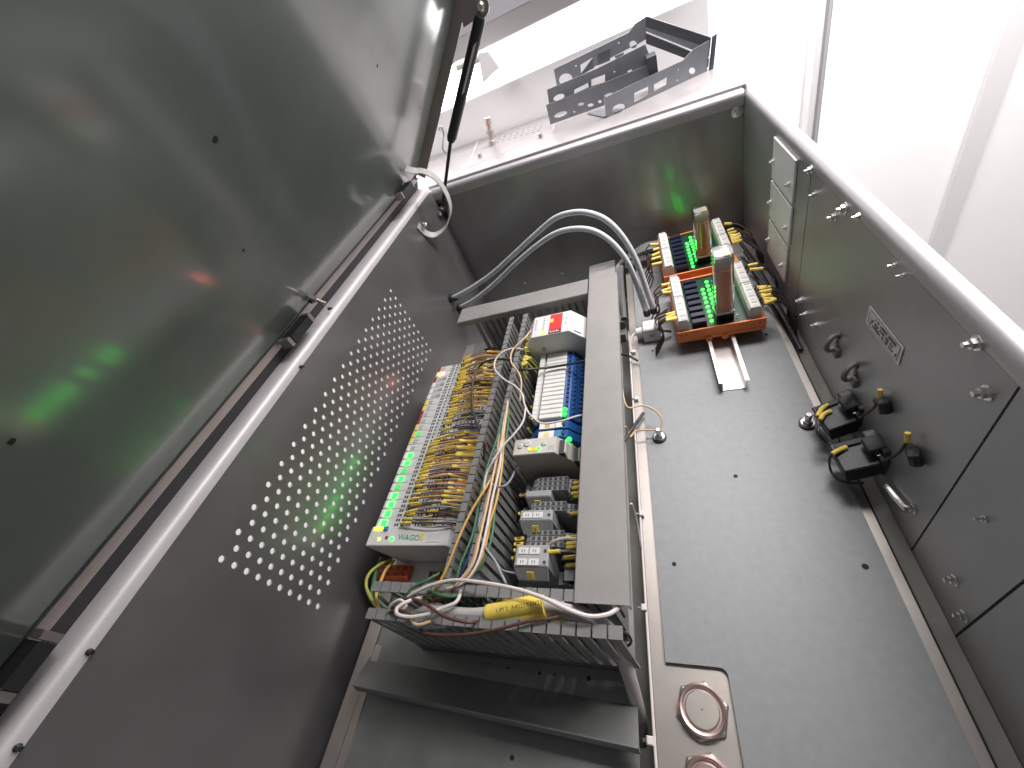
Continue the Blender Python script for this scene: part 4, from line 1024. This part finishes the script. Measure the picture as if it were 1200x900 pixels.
# harness running along the open duct
har = [('wire_orange', 0, -.331), ('wire_peach', 3.5, -.329), ('wire_green', -4.5, -.334), ('wire_white', 5.5, -.330), ('wire_orange', 8, -.333), ('wire_yellowgreen', -8, -.333), ('wire_peach', 1.5, -.335), ('wire_blue', -2, -.337), ('wire_green', 10, -.337), ('wire_orange', 6.5, -.336)]
ends = [(497, 700, -.35), (507, 703, -.35), (484, 704, -.35), (470, 708, -.345), (515, 704, -.352), (492, 706, -.352), (502, 708, -.352), (530, 706, -.36), (545, 706, -.36), (499, 698, -.35)]
hl = {'wire_orange': 'orange', 'wire_peach': 'pale orange', 'wire_green': 'green', 'wire_white': 'white', 'wire_yellowgreen': 'yellow green', 'wire_blue': 'dark blue'}
for j, ((m_, o_, zz), e) in enumerate(zip(har, ends)):
    w1 = lambda a: a + random.uniform(-2.5, 2.5)
    pp = [(594 + o_*.3, 470, zz - .006), (w1(587 + o_*.8), 505, zz), (w1(578 + o_*1.1), 545, zz), (w1(569 + o_*1.4), 585, zz), (w1(560 + o_*1.5), 625, zz), (w1(549 + o_*1.6), 660, zz), (w1(534 + o_*.9), 684, zz - .003), (w1((534 + e[0])/2 + o_*.4), 695, zz - .01), e]
    if j in (0, 5): pp = [(585 + o_*.2, 545, zz - .01), (569, 572, zz + .004), (552, 600, zz + .006), (537, 632, zz + .006), (526, 660, zz + .004), (515, 683, zz), (505, 697, zz - .006), e]
    wire('harness_wire', '%s wire in the loose bundle along the open duct%s' % (hl[m_], (', crossing far left', ', left of the others', ', lower', '', ', second', ', leaning left', ', hidden below', '', ', right edge', ', right of centre')[j]), path(*pp), .00125, m_, group='%s wires in the loose bundle' % hl[m_])
wire('sage_wire', 'grey wire hanging off the right finger row towards the nearest terminals', path((573, 590, -.335), (563, 607, -.333), (562, 622, -.333), (568, 640, -.334), (580, 657, -.336), (588, 668, -.34), (603, 672, -.37)), .0012, 'wire_grey')
wire('sage_wire', 'grey wire dropping from the duct onto the near finger row', path((580, 657, -.336), (585, 668, -.335), (592, 682, -.334), (596, 690, -.345)), .0012, 'wire_grey')
wire('grey_wire', 'grey wire looping from the right finger row to the timer side', path((574, 565, -.335), (582, 570, -.332), (592, 569, -.334), (599, 561, -.345), (603, 552, -.365)), .0012, 'wire_grey')
wire('cream_wire', 'cream wire curving from the terminals under the duct cover', path((641, 641, -.37), (650, 634, -.362), (662, 631, -.358), (676, 632, -.352), (690, 634, -.350)), .0016, 'wire_white')
# yellow green wires at the orange plug
for j, (pp, m_) in enumerate(((((459, 656, -.40), (446, 661, -.385), (433, 672, -.375), (429, 685, -.37), (434, 700, -.36), (443, 712, -.352), (452, 718, -.36)), 'wire_yellowgreen'), (((462, 657, -.40), (452, 668, -.385), (446, 682, -.375), (441, 696, -.36), (444, 710, -.352), (450, 718, -.36)), 'wire_orange'), (((448, 655, -.40), (441, 668, -.39), (437, 685, -.38), (436, 700, -.365), (448, 712, -.352), (456, 716, -.36)), 'wire_green'), (((446, 654, -.40), (443, 664, -.39), (439, 680, -.38), (444, 696, -.365), (452, 706, -.355), (462, 714, -.36)), 'wire_green'))):
    wire('earth_wire', '%s earth wire hanging from the left orange plug into the near duct' % ('yellow green', 'orange', 'outer green', 'inner green')[j], path(*pp), .0017, m_)
# tangle at the left end of the near duct
for j, (pp, m_, lb) in enumerate((
    (((455, 717, -.335), (458, 709, -.330), (468, 703, -.328), (476, 709, -.330), (470, 716, -.331)), 'wire_white', 'small white wire loop at the left end of the near duct'),
    (((495, 700, -.338), (480, 704, -.330), (466, 712, -.326), (466, 720, -.326), (480, 723, -.327), (500, 720, -.328), (520, 712, -.330), (535, 705, -.332), (541, 690, -.337)), 'wire_white', 'white wire loop lying over the grey cables at the near duct'),
    (((478, 700, -.334), (487, 694, -.330), (505, 686, -.327), (530, 680, -.325), (560, 682, -.323), (600, 689, -.322), (635, 700, -.322), (665, 714, -.324), (690, 722, -.328), (712, 720, -.332), (727, 711, -.338)), 'wire_white', 'long pale wire arching from the near duct to the end of the duct cover'),
    (((470, 702, -.338), (485, 702, -.33), (500, 709, -.326), (520, 722, -.325), (540, 728, -.326), (556, 729, -.332), (566, 724, -.352)), 'wire_brown', 'dark brown wire crossing over the grey cables'),
    (((480, 722, -.336), (484, 730, -.330), (492, 732, -.330), (505, 728, -.333)), 'wire_peach', 'short pale orange wire tucked at the left end of the near duct'),
    (((472, 704, -.34), (482, 690, -.335), (500, 680, -.334), (515, 672, -.34)), 'wire_green', 'dark green wire lying over the near finger row'),
    (((502, 692, -.335), (515, 697, -.331), (530, 699, -.333), (545, 694, -.34)), 'wire_green', 'dark green wire beside the long white wire'),
    (((492, 737, -.352), (500, 743, -.334), (540, 744, -.331), (580, 738, -.330), (620, 728, -.331), (650, 724, -.336), (662, 716, -.36)), 'wire_brown', 'thin brown wire lying along the front finger row'),
    (((452, 719, -.34), (462, 716, -.331), (474, 716, -.329), (486, 722, -.331)), 'wire_brown', 'dark brown wire stub in the tangle'))):
    wire('loose_wire', lb, path(*pp), .0016 if j in (1, 2) else .0013, m_)
for j in range(10):
    x_ = 505 + j*9
    wire('duct_wire', '%s dark wire from the left, deep inside the near cross duct' % ORD[j], path((x_, 690 + (j % 3), -.36), (x_ + 4, 703, -.365), (x_ + 10, 716, -.372), (x_ + 22, 724, -.38)), .0013, ('wire_black', 'wire_brown', 'wire_grey', 'wire_blue', 'wire_green')[j % 5], group='dark wires inside the near duct')
# thick grey cables with yellow printed sleeve
gcb = [((486, 722, -.352), (505, 714, -.345), (530, 718, -.341), (555, 720, -.340), (590, 716, -.338), (625, 708, -.337), (660, 711, -.340), (690, 722, -.348), (715, 738, -.37), (730, 768, -.40), (741, 800, -.425), (750, 835, -.46), (754, 860, -.50)),
       ((480, 728, -.354), (500, 730, -.346), (530, 727, -.343), (560, 724, -.342), (600, 721, -.341), (640, 716, -.343), (675, 720, -.350), (708, 736, -.372), (724, 762, -.40), (739, 805, -.43), (749, 845, -.47), (753, 870, -.51)),
       ((520, 730, -.358), (560, 731, -.352), (600, 728, -.350), (640, 725, -.352), (680, 728, -.36), (712, 745, -.38), (735, 785, -.42), (748, 820, -.46), (752, 850, -.50))]
cabs = []
for j, pp in enumerate(gcb):
    cabs.append(wire('grey_cable', ('upper thick pale grey cable in the near duct, wearing the printed yellow sleeve', 'lower thick pale grey cable in the near duct', 'hindmost grey cable in the near duct with a plain yellow sleeve')[j], path(*pp), (.0050, .0047, .0040)[j], 'cable_grey', 'cable', n=12))
ysp = path((572, 719, -.3385), (590, 716, -.337), (608, 712, -.336), (625, 708.5, -.336), (638, 708.5, -.3365))
ys = MB().tube(ysp, .0070, 14, 5).build('printed_sleeve', 'sleeve', cabs[0], smooth=True)
tp0, tp1 = Z(585, 712, -.331), Z(632, 703, -.3295)
text('sleeve_print', '1-M 2  A4021.NW21-', 'wire_brown', cabs[0], (tp0 + tp1)/2 + Vector((0.002, -.0026, .0030)), tp1 - tp0, (0, .8, .5), 0.0047, .0004)
MB().tube(path((576, 725, -.341), (600, 721, -.3395), (640, 716, -.341)), .0060, 12, 5).build('yellow_sleeve', 'sleeve', cabs[1], smooth=True)
MB().tube(path((625, 726, -.350), (642, 725, -.351), (662, 726, -.355)), .0044, 12, 4).build('yellow_sleeve', 'sleeve', cabs[2], smooth=True)
tg = thing('yellow_tag', 'small yellow tag in the near duct behind the printed cable sleeve', 'tag', Z(587, 705, -.36))
MB().tube(path((583, 707, -.358), (592, 703, -.358), (602, 706, -.360)), .0026, 8, 4).build('sleeve', 'sleeve', tg, smooth=True)
tie = Z(728, 752, -.385)
tag(MB().tube([tie + Vector((.008*math.cos(t), .004*math.sin(t) + .002, .006*math.sin(t))) for t in [2*PI*i/10 for i in range(11)]], .0012, 6, 2).build('cable_tie', 'black'), 'black cable tie round the grey cables leaving the near duct', 'cable tie')

# ------------------------------------------------------------------ left edge of the stainless base: white cable and ties
wire('white_cable', 'thin white cable running down the dark gap beside the stainless strip', path((697, 564, -.39), (708, 563, -.41), (716, 568, -.44), (718, 590, -.45), (750, 600, -.452), (752, 640, -.452), (756, 700, -.451), (759, 760, -.451), (762, 830, -.451), (764, 880, -.451)), .0014, 'wire_white', 'cable') if False else None
edge = [Vector((-0.0545, y, -.4515)) for y in (0.56, 0.50, 0.44, 0.38, 0.32, 0.26, 0.20, 0.14, 0.08, 0.02, -.04)]
wire('white_cable', 'thin white cable running down the edge of the stainless strip', edge, .0013, 'wire_white', 'cable')
wire('white_wire', 'pale wire coming out from under the duct cover into the gap', [Vector((-.057, .215, -.40)), Vector((-.056, .214, -.405)), Vector((-.0555, .205, -.43)), Vector((-.0552, .19, -.449))], .0013, 'wire_white')
for px, py in ((743, 412), (746, 467), (752, 602), (755, 712), (762, 868)):
    c = Z(px, py, -.450)
    t = thing('cable_clip', 'small white cable clip on the stainless edge, %s from the far end' % {412: 'first', 467: 'second', 602: 'third', 712: 'fourth', 868: 'fifth'}[py], 'clip', c, 'white clips along the stainless edge')
    MB().bbox(c.x - .0028, c.x + .0024, c.y - .003, c.y + .003, -.4528, -.4478, .0008).build('body', 'white_plastic', t)
    MB().cyl((c.x - .006, c.y, -.4505), (1, 0, 0), .0016, .004, 8).build('pin', 'bright_metal', t)
# brown wires to the stud
sp_ = Z(773, 508, PZ + .012)
wire('brown_wire', 'upper brown wire arching from the duct cover to the left stud', [Vector((-.062, .383, -.40)), Z(735, 477, -.41), Z(752, 475, -.42), Z(766, 480, -.425), Z(775, 490, -.43), Z(775, 502, -.437)], .0012, 'wire_peach')
wire('brown_wire', 'lower brown wire reaching the left stud from the gap', [Vector((-.060, .325, -.41)), Z(738, 512, -.43), Z(745, 505, -.435), Z(757, 504, -.437), Z(769, 504, -.438)], .0011, 'wire_peach')
wire('black_lead', 'black lead slanting from the gap over the stainless strip', [Z(754, 484, -.447), Z(747, 494, -.444), Z(738, 506, -.44), Z(732, 516, -.44)], .0022, 'cable_black', 'cable')
wire('black_lead', 'pair of black leads crossing the stainless strip below the white valve', [Z(727, 415, -.43), Z(737, 417, -.44), Z(748, 423, -.448)], .002, 'cable_black', 'cable')

# ------------------------------------------------------------------ hoses and pneumatic block
def hose(pp, label):
    n = len(pp)
    a = X(*pp[0], XL + .001)
    e = Z(*pp[-1], -.424)
    pts = []
    for i, p in enumerate(pp):
        yy = a.y + (e.y - a.y) * (i/(n-1))**1.0
        pts.append(Y(*p, yy))
    pts[0] = a + Vector((.002, 0, 0))
    h = tag(MB().tube(pts, .0043, 14, 7).build('air_hose', 'hose', smooth=True), label, 'hose', 'air hoses')
    MB().lathe(pts[0] - Vector((.0015, 0, 0)), Vector((1, 0, 0)), [(.009, 0), (.009, .006), (.0065, .008), (.0065, .014)], 16).build('wall_fitting', 'black', h, smooth=True)
    MB().lathe(pts[-1] + Vector((0, 0, -.004)), (0, 0, 1), [(.0055, 0), (.0055, .008), (.0048, .010)], 16).build('push_fitting', 'black', h, smooth=True)
    return h
hose([(528, 350), (548, 340), (575, 322), (600, 300), (625, 277), (650, 256), (672, 249), (692, 250), (712, 259), (730, 278), (745, 304), (756, 334), (766, 364)], 'upper pale air hose arching from the left wall to the white valve')
hose([(537, 361), (556, 351), (580, 332), (605, 308), (630, 287), (652, 273), (675, 268), (697, 271), (717, 284), (734, 305), (745, 330), (752, 350), (758, 367)], 'lower pale air hose arching from the left wall to the white valve')
c = Z(763, 380, -.424)
vb = thing('white_valve', 'white pressure valve block where the two air hoses end', 'valve', (c.x, c.y, PZ))
MB().bbox(c.x - .014, c.x + .012, c.y - .012, c.y + .012, PZ + .0003, -.4235, .002).build('body', 'white_plastic', vb)
MB().cyl((c.x - .0145, c.y, -.436), (-1, 0, 0), .0085, .010, 16, r2=.007).build('cable_boot', 'white_plastic', vb, smooth=True)
MB().box(c.x - .006, c.x + .004, c.y - .0125, c.y - .0121, -.441, -.433).build('print', 'module', vb)
for k_ in range(2): MB().box(c.x - .004 + k_*.004, c.x - .002 + k_*.004, c.y - .0129, c.y - .0126, -.440, -.434).build('lettering', 'print_grey', vb)
wire('valve_cable', 'white cable bending down from the white valve into the gap', [Vector((c.x - .022, c.y, -.436)), Vector((c.x - .030, c.y - .004, -.437)), Vector((c.x - .036, c.y - .014, -.443)), Vector((c.x - .037, c.y - .03, -.455)), Vector((c.x - .037, c.y - .05, -.47))], .0024, 'wire_white', 'cable')
for j in range(3):
    wire('dark_wire', '%s wire looping from the near carrier down to the white valve' % ('brown', 'black', 'grey')[j], [Z(783 - j, 362 + j*3, -.405), Z(774 - j, 368 + j*2, -.41), Z(768, 376 + j, -.418), Z(773 - j, 386, -.425), Z(786, 389 - j, -.44)], .0016, ('wire_brown', 'wire_black', 'wire_grey')[j], group='dark wires at the white valve')
# thick dark cable behind the first board
for j in range(3):
    wire('dark_cable', '%s nearest thick dark cable curving behind the orange carriers' % ORD[j], [Vector((-.060, .60 - j*.006, -.445)), Z(722 + j*3, 318 - j*3, -.435), Z(738 + j*2, 303 - j*3, -.425), Z(758, 293 - j*3, -.42), Z(778, 290 - j*3, -.425)], .0050, 'cable_dark', 'cable', 'dark cables behind the orange carriers')

# ------------------------------------------------------------------ orange relay carriers
def carrier(yn, yf, xo, label, first):
    t = thing('relay_carrier', label, 'relay carrier', (0.075, (yn + yf)/2, PZ), 'orange relay carriers on the rail')
    x0, x1 = 0.018 + xo, 0.1315 + xo
    zb, zp = PZ + .0160, -0.4175
    tr = MB()
    tr.box(x0, x1, yn, yf, zb, zb + .004)
    tr.box(x0, x1, yn, yn + .003, zb + .004, zp + .004); tr.box(x0, x1, yf - .003, yf, zb + .004, zp + .004)
    tray = tr.build('tray', 'orange', t, bevel=0.0008)
    MB().box(x0, x0 + .004, yn + .0031, yf - .0031, zb + .004, zp + .002).build('side_rail', 'orange', t)
    MB().box(x1 - .004, x1, yn + .0031, yf - .0031, zb + .004, zp + .002).build('side_rail', 'orange', t)
    for xx in (x0 + .006, x0 + .012, x1 - .008): MB().cyl((xx, yn - .0002, zp - .002), (0, -1, 0), .0012, .0004, 8).build('tray_hole', 'print_maroon', tray)
    for xx in (.36, .55): MB().cyl((x0 + (x1-x0)*xx, yn + .001, zb + .001), (0, -1, 0), .0045, .004, 12).build('foot', 'orange', t)
    MB().box(x0 + (x1 - x0)*.3, x0 + (x1-x0)*.95, yn - .0008, yn - .0001, zb + .001, zb + .006).build('latch_bar', 'orange', t)
    pcb = MB().box(x0 + .0045, x1 - .0045, yn + .0035, yf - .0035, zp - .0016, zp).build('circuit_board', 'pcb', t)
    for j in range(26):
        xx = random.choice((random.uniform(x0 + .052, x0 + .056), random.uniform(x0 + .078, x1 - .03), random.uniform(x0 + .078, x1 - .03))); yy = random.uniform(yn + .008, yf - .01)
        MB().box(xx - .0012, xx + .0012, yy - .0008, yy + .0008, zp, zp + .0008).build('chip_resistor', 'mark_white' if random.random() < .35 else 'chip', pcb)
    # connectors, two on each side
    mid = (yn + yf)/2
    for sd, xc in ((-1, x0 + .010), (1, x1 - .012)):
        for (ya, yb) in ((yn + .006, mid - .0015), (mid + .0005, yf - .010)):
            k_ = MB().prism([(xc - .008, ya, zp), (xc + .008, ya, zp), (xc + .008, ya, zp + .016), (xc + .0055*(1 if sd > 0 else .8), ya, zp + .021), (xc - .0055, ya, zp + .021), (xc - .008, ya, zp + .016)], (0, yb - ya, 0)).build('terminal_strip', 'connector', t, bevel=0.0006)
            nn = 8
            for j in range(nn):
                yy = ya + (yb - ya)*(j + .5)/nn
                MB().box(xc - .003 , xc + .004, yy - .0017, yy + .0017, zp + .0209, zp + .0214).build('clamp_slot', 'bracket_grey' if j % 2 else 'strap', k_)
    # row of small black relays
    for j in range(8):
        yy = yn + .014 + j*(yf - yn - .030)/7
        MB().bbox(x0 + .022, x0 + .041, yy - .0050, yy + .0046, zp, zp + .010, .0008).build('small_relay', 'chip', t)
    # lamps
    for col_, cnt in ((0, 8), (1, 8)):
        for j in range(cnt):
            yy = yn + .018 + j*.0115 + col_*.0185
            if yy > yf - .012: continue
            MB().cyl((x0 + .0485 + col_*.0085, yy, zp), (0, 0, 1), .0023, .0018, 10).build('indicator_light', 'led_board', t)
    return t, x0, x1, zp
def clear_relay(par, c, zp, top_z):
    # glass-clear plug-in relay with a copper coloured coil
    h = top_z - zp
    r = MB().box(c.x - .011, c.x + .011, c.y - .012, c.y + .012, zp, zp + .012).build('socket', 'chip', par)
    MB().box(c.x - .012, c.x + .012, c.y - .013, c.y + .013, zp + .0121, zp + .016).build('flange', 'connector', par)
    core = MB().lathe((c.x + .001, c.y - .002, zp + .0162), (0, 0, 1), [(.0088, 0), (.0088, h*.60)], 20).build('coil', 'copper', par, smooth=True)
    MB().bbox(c.x - .009, c.x + .010, c.y - .003, c.y + .010, zp + .0162, zp + h*.90, .001).build('contact_frame', 'connector', par)
    MB().bbox(c.x - .0095, c.x + .0095, c.y - .0105, c.y + .010, zp + h*.905, zp + h*.965, .001).build('top_block', 'relay_white', par)
    MB().box(c.x + .001, c.x + .007, c.y - .0100, c.y - .0045, zp + h*.966, zp + h*.98).build('push_button', 'mark_yellow', par)
    # hollow cover
    o_, i_ = [], []
    for k_, rr in ((o_, .0127), (i_, .0116)):
        for q in range(24):
            t_ = 2*PI*q/24; ex = .5
            k_.append((math.copysign(abs(math.cos(t_))**ex, math.cos(t_))*rr, math.copysign(abs(math.sin(t_))**ex, math.sin(t_))*(rr + .0014)))
    n = 24; z0, z1 = zp + .0163, zp + h
    vs = [(c.x + x, c.y + y, z0) for x, y in o_] + [(c.x + x, c.y + y, z1) for x, y in o_] + [(c.x + x, c.y + y, z0) for x, y in i_] + [(c.x + x, c.y + y, z1 - .001) for x, y in i_]
    fs = [(q, (q+1) % n, n + (q+1) % n, n + q) for q in range(n)] + [tuple(range(n, 2*n))] + [(2*n + (q+1) % n, 2*n + q, 3*n + q, 3*n + (q+1) % n) for q in range(n)] + [tuple(range(4*n - 1, 3*n - 1, -1))] + [(q, 2*n + q, 2*n + (q+1) % n, (q+1) % n) for q in range(n)]
    MB().add(vs, fs).build('clear_cover', 'clear', par, smooth=True)
t_n, xn0, xn1, zp = carrier(0.488, 0.622, 0, 'near orange relay carrier with green lamps and clear relay', True)
t_f, xf0, xf1, zp = carrier(0.640, 0.775, -.004, 'far orange relay carrier behind the near one', False)
for par, base_px, top_px in ((t_n, (848, 362), (842, 298)), (t_f, (824, 297), (822, 247))):
    c = Z(*base_px, zp + .012); tz = Y(*top_px, c.y).z + .004
    clear_relay(par, c, zp, tz)
# wires with yellow sleeves at the carriers
def carrier_wires(x, ys, sdn, z, label, group, ln=.018, far=.06):
    for q_, yy in enumerate(ys):
        p = [Vector((x, yy, z - .004)), Vector((x + sdn*.004, yy, z + .002 + random.uniform(-.001, .001))), Vector((x + sdn*(.004 + ln + random.uniform(-.003, .003)), yy - .002 + random.uniform(-.004, .004), z + .003 + random.uniform(-.003, .003))), Vector((x + sdn*(.014 + ln), yy - .006, z - .004)), Vector((x + sdn*far*.7, yy - .010 - random.uniform(0, .01), z - .018)), Vector((x + sdn*far*.55 + sdn*.02, yy - .02, -.446))]
        if sdn > 0: p[4].x = min(p[4].x, XR - .006); p[5].x = min(p[5].x, XR - .004); p[3].x = min(p[3].x, XR - .005)
        w = tag(MB().tube(p, .0012, 6, 4).build('carrier_wire', 'wire_black' if random.random() < .7 else 'wire_brown'), ORD[q_] + ' nearest ' + label, 'wire', group)
        MB().tube([p[1], p[2]], .0024, 8, smooth=False).build('marker_sleeve', 'sleeve', w, smooth=True)
zc = zp + .017
carrier_wires(xn1 - .004, [0.500, .505, .510, .515, .521, .527, .533, .540], 1, zc, 'yellow sleeved wire on the right of the near carrier, close to the viewer', 'wires right of the near carrier', .013)
carrier_wires(xn1 - .004, [0.585, .596], 1, zc, 'yellow sleeved wire on the right of the near carrier, at its far end', 'far wires right of the near carrier', .014)
carrier_wires(xf1 - .006, [0.672, .678, .684, .690, .697, .706, .716, .74], 1, zc, 'yellow sleeved wire on the right of the far carrier', 'wires right of the far carrier', .013)
carrier_wires(xn0 + .006, [0.503, .508, .513, .519], -1, zc, 'yellow sleeved wire on the left of the near carrier, above the white valve', 'near wires left of the near carrier', .015, .035)
carrier_wires(xn0 + .006, [0.570, .583, .594], -1, zc, 'yellow sleeved wire on the left of the near carrier, at its far end', 'far wires left of the near carrier', .015, .035)
carrier_wires(xf0 + .004, [0.665, .685, .700, .715, .73], -1, zc, 'yellow sleeved wire on the left of the far carrier', 'wires left of the far carrier', .013, .03)
# black cable bundle from the carriers into the right corner
for j in range(6):
    wire('black_cable', '%s nearest black cable in the bundle between carriers and right wall' % ORD[j], [Vector((.145, .56 + j*.03, -.425)), Vector((.156, .53 + j*.025, -.436)), Vector((.161, .49 + j*.02, -.443)), Vector((.163, .45 + j*.012, -.446))], .0030, 'cable_black', 'cable', 'black cables along the right wall')
